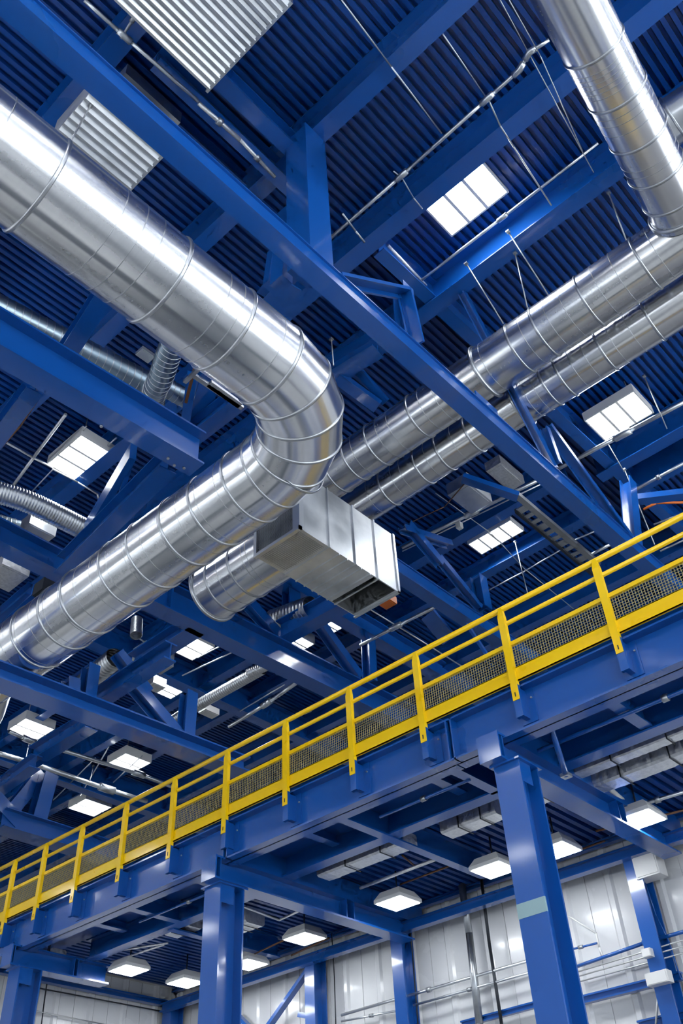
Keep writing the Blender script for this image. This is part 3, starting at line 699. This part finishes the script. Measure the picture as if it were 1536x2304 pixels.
# slotted channel tray right of the four pane light
TR_ = thing('cable_tray', 'dark slotted channel tray slanting from the truss chord to the railing', 'cable tray', loc=P(1155,1110,z=10.4))
a, b = P(1160,1112,z=10.4), P(1345,1268,z=10.4); d = (b-a).normalized(); s_ = Vector((0,0,1)).cross(d)
m = MB(); m.bar(a, b, .1, .09); part(m, 'side_rail', GREYM, TR_)
a2, b2 = a+s_*.24+d*.35, b+s_*.24+d*.2; m = MB(); m.bar(a2, b2, .05, .09); part(m, 'side_rail', DARK, TR_)
for i in range(10):
    c = a.lerp(b, .15+.08*i)+s_*.12; m = MB(); m.bar(c-s_*.1, c+s_*.1, .1 if i % 3 else .16, .02); part(m, 'rung', PIPE, TR_)
# unistrut frame above the bolted girder
TR2 = thing('strut_frame', 'small pale steel strut frame hung left of the duct elbow', 'frame', loc=P(440,840,z=8.9))
for a, b, w in (((436,845),(545,918),.06), ((470,862),(540,912),.1), ((415,860),(455,822),.05)):
    m = MB(); m.bar(P(*a, z=8.85), P(*b, z=8.85), w, .04); part(m, 'channel', GREYM, TR2)
m = MB(); m.bar(P(418, 905, z=9.6), P(440, 820, z=9.6), .04, .04); part(m, 'channel', COPPER, TR2, 'rusty brown channel')
# roof junction bits
def jbox(label, q, z, s, m=GREYM, name='junction_box', cat='box'):
    c = P(*q, z=z); b = MB(); b.box((c.x-s[0]/2, c.y-s[1]/2, z-s[2]/2), (c.x+s[0]/2, c.y+s[1]/2, z+s[2]/2)); o = thing(name, label, cat, loc=c); part(b, 'body', m, o)
    b = MB(); b.box((c.x-s[0]*.42, c.y-s[1]*.42, z-s[2]/2-.012), (c.x+s[0]*.42, c.y+s[1]*.42, z-s[2]/2)); part(b, 'cover', m, o); return o
jbox('pale box unit behind the lower twin duct near the brown cable', (1055,1110), 10.8, (.7,.45,.25), GALVP, 'fan_unit', 'fan')
jbox('grated silver unit between the truss chord and the lower twin duct', (1135,1065), 11.3, (.75,.32,.2), FOILM, 'fan_unit', 'fan')
jbox('small orange red box just behind the corner of the box duct', (868,1350), 9.6, (.3,.25,.15), ORANGE)
jbox('pale silver unit at the left edge below the spiral ducts', (15,1290), 9.6, (.5,.6,.2), FOILM, 'fan_unit', 'fan')
jbox('silver unit left edge beneath the crinkled spiral duct', (85,1190), 10.3, (.5,.35,.25), GALVP, 'fan_unit', 'fan')
jbox('dark square socket hanging at the end of the left girder', (104,1328), 8.6, (.28,.26,.22), DARK)
jbox('tiny white sensor under the double channel', (1033,1183), 10.9, (.1,.1,.12), WHITE, 'sensor', 'sensor')
jbox('tiny lamp head beside the hooked spiral duct', (327,798), 10.2, (.22,.16,.06), GALVP, 'sensor', 'sensor')
jbox('rounded pale fitting among the conduits left of the railing', (470,1600), 10.5, (.4,.25,.15), WHITE)
jbox('grey sheet metal box behind the two pane roof light', (345,1480), 9.9, (.7,.4,.3), GALVP)
jbox('small grey box above the small roof light in the low truss', (350,1538), 10.6, (.35,.3,.2), FOILM)

# ================================================================== PLATFORM (MEZZANINE)
X0 = 8.0
ET, EB = 5.22, 4.70      # edge beam top / bottom
EBm = thing('platform_edge_beam', 'long glossy blue edge beam carrying the yellow railing', 'beam', loc=(X0+.17, 0, EB))
def eprof(y0, y1): 
    m = MB(); t = .02
    m.box((X0+.14, y0, EB), (X0+.16, y1, ET)); m.box((X0+.02, y0, EB), (X0+.3, y1, EB+.022)); m.box((X0+.02, y0, ET-.022), (X0+.3, y1, ET)); return m
for a, b in ((-3, 5.44), (5.46, 9.26), (9.28, 16)): part(eprof(a, b), 'i_section', BLUE, EBm)
for y in (5.45, 5.38, 9.27, 9.2):
    m = MB(); m.box((X0+.02, y-.01, EB), (X0+.15, y+.01, ET)); part(m, 'splice_plate', BLUE, EBm)
posts_y = [.85, 1.98, 3.15, 4.43, 5.73, 6.85, 8.02, 9.2, 10.36, 11.52, 12.66, 13.68, 14.6, 15.5]
for y in posts_y:
    m = MB(); m.box((X0-.045, y-.045, 4.82), (X0+.0, y+.045, 5.2)); m.box((X0, y-.03, 4.84), (X0+.125, y+.03, 5.18)); m.box((X0+.125, y-.12, 4.8), (X0+.14, y+.08, 5.2))
    part(m, 'post_bracket', BLUE, EBm)
    m = MB(); m.tube([(X0+.125, y-.09, 5.08), (X0+.11, y-.09, 5.08)], .012, 6); part(m, 'bolt', GREYM, EBm)
# railing
RL = thing('safety_railing', 'bright yellow safety railing with mesh panels along the platform edge', 'railing', loc=(X0-.03, 0, 5.0))
Y0, Y1 = .0, 16.0
m = MB(); m.tube([(X0, Y0, 6.245), (X0, Y1, 6.245)], .034, 14); part(m, 'top_rail', YEL, RL)
m = MB(); m.tube([(X0, Y0, 6.03), (X0, Y1, 6.03)], .027, 12); part(m, 'mid_rail', YEL, RL)
m = MB(); m.box((X0-.02, Y0, 5.715), (X0+.02, Y1, 5.765)); part(m, 'mesh_frame_rail', YEL, RL)
m = MB(); m.box((X0-.012, Y0, 5.26), (X0-.002, Y1, 5.43)); m.box((X0-.012, Y0, 5.26), (X0+.02, Y1, 5.272)); m.box((X0-.012, Y0, 5.42), (X0+.02, Y1, 5.432)); part(m, 'toe_board', YEL, RL)
for y in posts_y:
    m = MB(); w = .042
    # flat sided channel post, front face toward the hall, tapering at the head
    m.box((X0-.055, y-w, 5.02), (X0-.045, y+w, 6.12)); m.box((X0-.045, y-w, 5.02), (X0+.0, y-w+.01, 6.12)); m.box((X0-.045, y+w-.01, 5.02), (X0+.0, y+w, 6.12))
    m.add([(X0-.055,y-w,6.12),(X0-.055,y+w,6.12),(X0-.035,y+w*.55,6.25),(X0-.035,y-w*.55,6.25),(X0,y-w,6.12),(X0,y+w,6.12),(X0,y+w*.55,6.25),(X0,y-w*.55,6.25)], [(3,2,1,0),(4,5,6,7),(0,4,7,3),(1,2,6,5),(2,3,7,6)])
    o = part(m, 'post', YEL, RL)
    m = MB(); m.box((X0-.059, y-.006, 5.06), (X0-.054, y+.006, 5.11)); b_ = m.build('bolt_slot', DARK, o)
pp = [Y0]+posts_y+[Y1]
for a, b in zip(pp, pp[1:]):
    if b-a < .2: continue
    m = MB(); y = a+.05; pt = .033
    while y < b-.03: m.bar((X0, y, 5.43), (X0, y, 5.72), .0055, .0055, side=(0,1,0)); y += pt
    z = 5.44
    while z < 5.72: m.bar((X0+.007, a+.04, z), (X0+.007, b-.04, z), .005, .005, side=(0,0,1)); z += pt
    part(m, 'mesh_panel', MESHM, RL)
# platform deck (underside ribbed) and slab
m = ribbed('x', X0+.3, WX-.06, -4, WY-.06, MEZ, .14, .06, RIB); D = tag(m.build('platform_deck', DECK), 'ribbed blue underside of the raised platform floor', 'platform deck')
m = MB(); m.box((X0+.3, -4, MEZ+.09), (23.9, WY+.3, MEZ+.14)); m.build('floor_slab', SLABM, D)
m = MB(); m.box((X0+.32, -4, 4.99), (9.1, WY-.3, 5.0)); m.build('soffit_plate', DECK, D)
# cross beams on columns
def end_plate(o, p, d, w, h):
    m = MB(); m.obox(Vector(p)-d*.008+Vector((0,0,h/2)), d*.008, Vector((0,w/2,0)), Vector((0,0,h/2))); part(m, 'end_plate', BLUE, o)
for (y, lab) in ((4.84, 'heavy blue platform cross beam resting on the right column'), (9.38, 'heavy blue platform cross beam resting on the middle column'), (14.15, 'heavy blue platform cross beam resting on the left column')):
    o = beam('platform_cross_beam', lab, (7.9, y, 4.44), (WX-.35 if y < 14 else 9.75, y, 4.44), .26, .24 if False else .3, stiff=(.02, .62, .66), tf=.025)
    m = MB(); m.box((7.88, y-.14, 4.44), (7.9, y+.14, 4.74)); part(m, 'end_plate', BLUE, o)
    if y < 14: 
        m = MB(); m.box((8.35, y-.13, 4.74), (WX-.1, y+.13, 5.0)); part(m, 'upper_section', BLUE, o)
for (x, y0, y1, lab) in ((9.2, -3, 4.72, 'blue secondary beam under the platform right of the right column'), (9.2, 4.97, 9.25, 'blue secondary beam under the platform between the right and middle columns'), (9.3, 9.5, 14.0, 'blue secondary beam under the platform between the middle and left columns')):
    beam('platform_beam', lab, (x, y0, 4.72), (x, y1, 4.72), .2, .32)
beam('platform_beam', 'thin blue edge angle along the top of the far white wall', (12.22, -3, 4.96), (12.22, 15.4, 4.96), .1, .08)
for (x0, x1, y, z, lab) in ((8.3, 9.15, 5.6, 4.72, 'short blue joist left of the right column head'), (8.3, 11.3, 7.35, 4.7, 'blue platform joist ending beside a hanging lamp midway between columns'), (9.3, 11.6, 11.9, 4.7, 'blue platform joist left of the middle column'), (8.3, 9.2, 11.6, 4.72, 'short pale blue joist between the middle and left columns'), (8.3, 9.1, 3.55, 4.75, 'short blue joist right of the right column near the edge beam'), (8.3, 9.1, 2.6, 4.75, 'second short blue joist near the right edge'), (8.3, 9.1, 6.06, 4.85, 'thin blue joist behind the sprinkler pipe'), (8.3, 9.1, 8.2, 4.85, 'thin blue joist beside the middle column head'), (8.3, 9.1, 10.4, 4.85, 'thin blue joist left of the middle column head'), (8.3, 9.1, 12.8, 4.85, 'thin blue joist near the left column head')):
    beam('platform_joist', lab, (x0, y, z), (x1, y, z), .14, MEZ-z-.01)
pipe('blue sprinkler pipe under the platform between right and middle columns', [(8.6, 5.6, 4.72), (8.6, 7.0, 4.72)], .025, BLUE, 'sprinkler_pipe')
pipe('blue sprinkler pipe under the platform at the right edge', [(8.6, 1.5, 4.72), (8.6, 4.65, 4.72)], .03, BLUE, 'sprinkler_pipe')
pipe('blue sprinkler pipe under the platform left of the middle column', [(8.7, 9.6, 4.7), (8.7, 11.9, 4.7)], .022, BLUE, 'sprinkler_pipe')
a = P(1237, 1628, x=8.35); b = P(1273, 1745, x=8.9)
m = MB(); m.tube([a, b], .035, 10); o = thing('brace_pipe', 'blue steel pipe brace hanging just right of the right column head', 'brace', loc=a); part(m, 'tube', BLUE, o)
for c in (a, b): 
    m = MB(); m.box(c-Vector((.05,.05,.02)), c+Vector((.05,.05,.02))); part(m, 'clamp', GREYM, o)
# ------------------------------------------------------------------ columns
def column(name, label, x0, x1, y0, y1, z1, cat='column', reflection=None, gus=True, m=BLUE):
    o = thing(name, label, cat, loc=((x0+x1)/2, (y0+y1)/2, FLOOR)); t = .024; ym = (y0+y1)/2
    k = MB(); k.box((x0,y0,FLOOR), (x0+t,y1,z1)); part(k, 'flange', m, o)
    k = MB(); k.box((x1-t,y0,FLOOR), (x1,y1,z1)); part(k, 'flange', m, o)
    k = MB(); k.box((x0+t,ym-.009,FLOOR), (x1-t,ym+.009,z1)); part(k, 'web', m, o)
    k = MB(); k.box((x0-.04,y0-.03,z1-.02), (x1+.04,y1+.03,z1)); part(k, 'cap_plate', m, o)
    k = MB(); k.box((x0-.1,y0-.1,FLOOR), (x1+.1,y1+.1,FLOOR+.03)); part(k, 'base_plate', m, o)
    if gus:
        k = MB(); k.box((x0+t,y0+.01,z1-.25), ((x0+x1)/2+.04,y0+.02,z1-.02)); part(k, 'gusset_plate', m, o)
    if reflection:
        for za, zb in reflection:
            k = MB(); k.box((x0-.003,y0-.003,za), (x0+.02,y1+.003,zb)); part(k, 'reflection_band', REFLM, o, 'painted pale tape band')  # lamp reflection painted on the flange as a pale band
    return o
column('steel_column', 'large blue column at right carrying the platform, with painted pale tape bands', 8.05, 8.42, 4.6, 4.92, 4.44, reflection=((2.86,3.0),))
column('steel_column', 'large blue column at lower centre left carrying the platform', 8.05, 8.47, 9.32, 9.64, 4.44)
column('steel_column', 'large blue column in the lower left corner', 8.05, 8.45, 13.98, 14.3, 4.44)
for (y, lab) in ((5.42, 'slim blue wall column at far right against the white cladding'), (3.2, 'slim blue wall column beyond the right edge'), (9.6, 'slim blue wall column left of the right platform column'), (11.5, 'slim blue wall column with a diagonal brace, near the middle column')):
    column('wall_column', lab, 11.95, 12.25, y-.11, y+.11, 4.7, gus=False)
column('wall_column', 'slim blue column in the corner of the two white walls', 11.95, 12.25, 15.1, 15.35, 4.7, gus=False)
column('wall_column', 'slim blue column tight behind the right platform column', P(1245,2000,y=6.95).x-.1, P(1245,2000,y=6.95).x+.1, 6.85, 7.05, 4.7, gus=False)
# wall girts
def girt(name, label, p, q, w, h, m=BLUE, cat='wall rail'):
    k = MB(); k.ibeam(p, q, w, h); return tag(k.build(name, m), label, cat)
girt('wall_girt', 'upper blue girt running the length of the far white wall', (11.9,-3,4.55), (11.9,15.3,4.55), .14, .15)
girt('wall_girt', 'upper blue girt on the left white wall', (5.6,15.35,4.68), (12,15.35,4.68), .14, .1)
girt('wall_girt', 'lower blue girt crossing the far wall at the right', P(1536,2205,x=12.2), P(1303,2262,x=12.2), .1, .1)
girt('wall_girt', 'lowest blue girt at the bottom right corner', P(1560,2290,x=12.2), P(1440,2318,x=12.2), .1, .1)
girt('wall_girt', 'lower blue girt at the bottom between the wall columns', P(1205,2268,x=12.2), P(1040,2312,x=12.2), .08, .08)
xx = 12.12
def wp(*qs, x=xx): return [P(a, b, x=x) for a, b in qs]
pipe('silver pipe along the far wall between columns, upper', wp((768,2284),(1188,2162)), .028, name='wall_pipe')
pipe('silver blue pipe along the far wall between columns, lower', wp((930,2262),(1192,2188)), .022, name='wall_pipe')
pipe('short pipe left of the wall column near the bottom', wp((768,2298),(905,2272)), .02, name='wall_pipe')
pipe('blue pipe on the far wall right of the right column', wp((1288,2178),(1460,2118),(1560,2090)), .03, BLUE, 'wall_pipe')
pipe('thin conduit on the far wall, first below the blue pipe', wp((1288,2190),(1560,2108)), .012, WIRE, 'wall_conduit', 'conduit', fit=False)
pipe('thin conduit on the far wall, second below the blue pipe', wp((1290,2200),(1560,2122)), .012, WIRE, 'wall_conduit', 'conduit', fit=False)
pipe('thin conduit on the far wall, third below the blue pipe', wp((1292,2212),(1560,2138)), .012, WIRE, 'wall_conduit', 'conduit', fit=False)
pipe('short blue pipe on the wall between the right column and wall column', wp((1270,2140),(1343,2122)), .018, BLUE, 'wall_pipe')
pipe('bent white conduit on the wall right of the right column', wp((1248,2042),(1341,2100),(1348,2132),(1356,2152)), .016, WHITE, 'wall_conduit', 'conduit', fit=False)
pipe('wide grey downpipe on the far wall left of the right column', fit=False, pts=wp((1038,1990),(1055,2100),(1078,2304),(1085,2360)), r=.07, m=GREYM, name='downpipe')
pipe('thin dark downpipe on the far wall beside the wide grey one', fit=False, pts=wp((1082,1975),(1100,2120),(1128,2304),(1134,2360)), r=.03, m=DARK, name='downpipe')
pipe('thin dark cable down the far wall beside the wall column', wp((918,2060),(928,2150),(942,2330)), .014, DARK, 'cable', 'cable', fit=False)
pipe('thin dark cable near the lower centre wall', wp((746,2100),(752,2200),(756,2330)), .012, DARK, 'cable', 'cable', fit=False)
pipe('hanging cable loop on the far right wall column', wp((1450,1985),(1475,2060),(1505,2120),(1530,2200)), .012, BLUE, 'cable', 'cable', fit=False)
pipe('white conduit at the bottom right beside the wall column', wp((1482,2215),(1475,2304)), .016, WHITE, 'wall_conduit', 'conduit', fit=False)
m = MB(); a, b = P(694,2182,x=12.1), P(590,2330,x=12.1); m.bar(a, b, .12, .06); tag(m.build('wall_brace', BLUE), 'blue diagonal brace rising to the slim wall column near the middle column', 'brace')
m = MB(); a, b = P(522,2272,x=12.1), P(560,2310,x=12.1); m.bar(a, b, .12, .06); tag(m.build('wall_brace', BLUE), 'short blue brace right of the middle column foot', 'brace')
m = MB(); a, b = P(674,2283,x=12.05), P(702,2288,x=12.05); m.bar(a, b, .1, .08); tag(m.build('wall_bracket', BLUE), 'small blue bracket on the slim wall column by the brace', 'bracket')
jbox_w = []
def wbox(label, q, s, m=WHITE, x=12.15):
    c = P(*q, x=x); o = thing('wall_box', label, 'box', loc=c); b = MB(); b.box((x-s[0],c.y-s[1]/2,c.z-s[2]/2), (x+.02,c.y+s[1]/2,c.z+s[2]/2)); part(b, 'body', m, o)
    b = MB(); b.box((x-s[0]-.01,c.y-s[1]*.44,c.z-s[2]*.44), (x-s[0],c.y+s[1]*.44,c.z+s[2]*.44)); part(b, 'cover', m, o)
wbox('white box high on the wall at the far right', (1468,1950), (.22,.34,.36))
wbox('small white box on the far right wall column', (1487,2203), (.12,.3,.14), x=11.94)
wbox('tiny white box on the far right wall column above the thin conduits', (1460,2146), (.08,.12,.1), x=11.94)
# left wall conduits
yy = 15.4
pipe('dark conduit under the girt on the left white wall', [P(80,2222,y=yy), P(420,2286,y=yy)], .014, DARK, 'wall_conduit', 'conduit', fit=False)
pipe('thin white conduit low on the left white wall', [P(65,2272,y=yy), P(230,2304,y=yy), P(300,2318,y=yy)], .014, WIRE, 'wall_conduit', 'conduit', fit=False)
pipe('vertical dark cable on the left white wall', [P(112,2170,y=yy), P(100,2250,y=yy), P(90,2330,y=yy)], .014, DARK, 'cable', 'cable', fit=False)
# foil wrapped ducts under the platform
def wrapped(label, a, b, z, w=.32, h=.2):
    A = P(*a, z=z); B = P(*b, z=z); x = (A.x+B.x)/2; y0, y1 = sorted((A.y, B.y)); n = max(6, int((y1-y0)/.04)); mb = MB()
    prof = [(-.5,.12),(-.4,0),(.4,0),(.5,.12),(.5,.88),(.4,1),(-.4,1),(-.5,.88)]; rings = []
    for i in range(n+1):
        y = y0+(y1-y0)*i/n; k = 1+random.uniform(-.05, .03); rings.append([(x+a_*w*k, y, z+b_*h*k+(1-k)*.05) for a_, b_ in prof])
    m_ = len(prof); mb.add([v for r_ in rings for v in r_], [(i*m_+j, (i+1)*m_+j, (i+1)*m_+(j+1) % m_, i*m_+(j+1) % m_)[::-1] for i in range(n) for j in range(m_)]+[tuple(range(m_)), tuple(n*m_+j for j in range(m_))[::-1]])
    o = thing('wrapped_duct', label, 'duct', loc=(x, y0, z)); part(mb, 'foil_jacket', FOILM, o)
    for f in (.25, .65):
        y = y0+(y1-y0)*f; s_ = MB(); s_.box((x-w*.53, y-.008, z-.018), (x+w*.53, y+.008, z-.01)); s_.box((x-w*.56, y-.008, z-.018), (x-w*.53, y+.008, MEZ)); part(s_, 'strap', DARK, o)
wrapped('foil wrapped duct under the platform at right, nearer the edge beam', (1272,1750), (1600,1640), 4.75, .2, .12)
wrapped('foil wrapped duct under the platform at right, farther from the edge beam', (1312,1785), (1600,1690), 4.72, .3, .2)
wrapped('foil wrapped duct under the platform just left of the right column', (1005,1882), (1130,1836), 4.72, .3, .2)
wrapped('foil wrapped duct under the platform midway between the columns', (722,1976), (930,1905), 4.72, .3, .18)
wrapped('foil wrapped duct visible right of the right column between beams', (1195,1812), (1245,1792), 4.75, .26, .16)
wrapped('foil wrapped duct under the platform left of the middle column', (385,2108), (440,2087), 4.76, .3, .16)
wrapped('foil wrapped duct just right of the middle column', (530,2095), (575,2080), 4.68, .4, .24)
wrapped('upper foil wrapped duct right of the middle column', (533,2020), (590,2003), 4.8, .25, .15)
wrapped('pale wrapped duct above the left wall', (90,2155), (160,2165), 4.75, .3, .16)
pipe('white channel hanging under the platform left of centre right', pz((810,1998),(988,1930), z=4.75), .03, FOILM, 'light_channel', 'channel', fit=False)
pipe('white channel frame right of the middle column, near side', pz((535,2035),(628,2070), z=4.75), .022, FOILM, 'light_channel', 'channel', fit=False)
pipe('white channel frame right of the middle column, far side', pz((628,2070),(705,2035), z=4.75), .022, FOILM, 'light_channel', 'channel', fit=False)
pipe('white channel under the platform left of the middle column', pz((255,2140),(378,2122), z=4.75), .02, FOILM, 'light_channel', 'channel', fit=False)
pipe('white channel left of the middle column beside the lamps', pz((250,2165),(370,2125), z=4.75), .02, FOILM, 'light_channel', 'channel', fit=False)
pipe('pale pipe under the platform at the right edge', pz((1400,1823),(1560,1775), z=4.75), .03, PIPE, 'wall_pipe')
pipe('slanting white channel near the right hanging lamp', pz((1365,1770),(1412,1810), z=4.8), .04, WHITE, 'light_channel', 'channel', fit=False)
for i, (a, b, z) in enumerate((((1340,1870),(1560,1818),4.75), ((1240,1935),(1360,1892),4.75), ((655,2150),(740,2110),4.7), ((568,2148),(640,2115),4.7), ((900,1990),(1020,1945),4.8), ((905,1925),(935,1950),4.85))):
    pipe(['brown pipe behind the rightmost hanging lamp','brown pipe behind the hanging lamp beside the right column','orange brown conduit reaching the lamp left of the wall column','orange brown conduit reaching the lamp beside the middle column','brown cable run behind the lamp left of centre right','brown cable tuft under the platform'][i], [P(*a, z=z), P(*b, z=z)], .018, COPPER, 'cable', 'cable', fit=False)
pipe('brown cable bundle hanging beside the right column', [P(1205,1790,x=8.6), P(1212,1860,x=8.6), P(1222,1935,x=8.6)], .02, COPPER, 'cable', 'cable', fit=False)
# hanging high bay lamps
def bay_lamp(label, q, z=4.6, s=.34, dx=None):
    c = P(*q, z=z); o = thing('hanging_lamp', label, 'lamp', 'hanging lamps under the platform', loc=c); x, y = c.x, c.y; k = .72; h = .16
    m = MB(); m.add([(x-s,y-s,z),(x+s,y-s,z),(x+s,y+s,z),(x-s,y+s,z),(x-s*1,y-s*1,z+.05),(x+s,y-s,z+.05),(x+s,y+s,z+.05),(x-s,y+s,z+.05),(x-s*k,y-s*k,z+h),(x+s*k,y-s*k,z+h),(x+s*k,y+s*k,z+h),(x-s*k,y+s*k,z+h)],
        [(0,1,5,4),(1,2,6,5),(2,3,7,6),(3,0,4,7),(4,5,9,8),(5,6,10,9),(6,7,11,10),(7,4,8,11),(8,9,10,11),(0,3,2,1)]); part(m, 'housing', WHITE, o)
    m = MB(); i_ = s*.9; m.box((x-i_,y-i_,z-.008), (x+i_,y+i_,z-.001)); part(m, 'diffuser', LAMP, o)
    m = MB(); m.tube([(x,y,z+h), (x,y,MEZ-.002)], .012, 6); part(m, 'stem', DARK, o)
for q, lab in (((1440,1845), 'hanging lamp at the far right under the platform'), ((1252,1915), 'hanging lamp right of the large right column'), ((1112,1958), 'hanging lamp at the end of the joist, left of the right column'),
    ((895,2033), 'hanging lamp above the slim wall column left of the right column'), ((685,2113), 'hanging lamp above the braced wall column'), ((558,2171), 'hanging lamp just right of the middle column'),
    ((418,2212), 'hanging lamp just left of the middle column'), ((290,2184), 'hanging lamp nearest the left wall')):
    bay_lamp(lab, q, 4.58, .25)

# ================================================================== WORLD, CAMERA, RENDER
w = bpy.data.worlds.new('sky'); bpy.context.scene.world = w; w.use_nodes = True
bg = w.node_tree.nodes['Background']; bg.inputs[0].default_value = (.86, .93, 1, 1); bg.inputs[1].default_value = 6.0
cam = bpy.data.cameras.new('camera'); co = bpy.data.objects.new('camera', cam); COL.objects.link(co)
cam.sensor_fit = 'HORIZONTAL'; cam.sensor_width = 36; cam.lens = 36*FPX/1536; cam.clip_start = .05; cam.clip_end = 200
# camera axes in world: right = (RA.x,RB.x,RZ.x), down = (...y), forward = (...z)
M = Matrix(((RA.x, -RA.y, -RA.z), (RB.x, -RB.y, -RB.z), (RZ.x, -RZ.y, -RZ.z)))
co.matrix_world = M.to_4x4(); bpy.context.scene.camera = co
sc = bpy.context.scene
sc.view_settings.view_transform = 'Standard'; sc.view_settings.look = 'None'; sc.view_settings.exposure = 0.38; sc.view_settings.gamma = 1
sc.cycles.use_denoising = True; sc.cycles.max_bounces = 5; sc.cycles.use_adaptive_sampling = True; sc.cycles.adaptive_threshold = .08; sc.cycles.adaptive_min_samples = 12; sc.cycles.diffuse_bounces = 1; sc.cycles.glossy_bounces = 3; sc.cycles.sample_clamp_indirect = 6
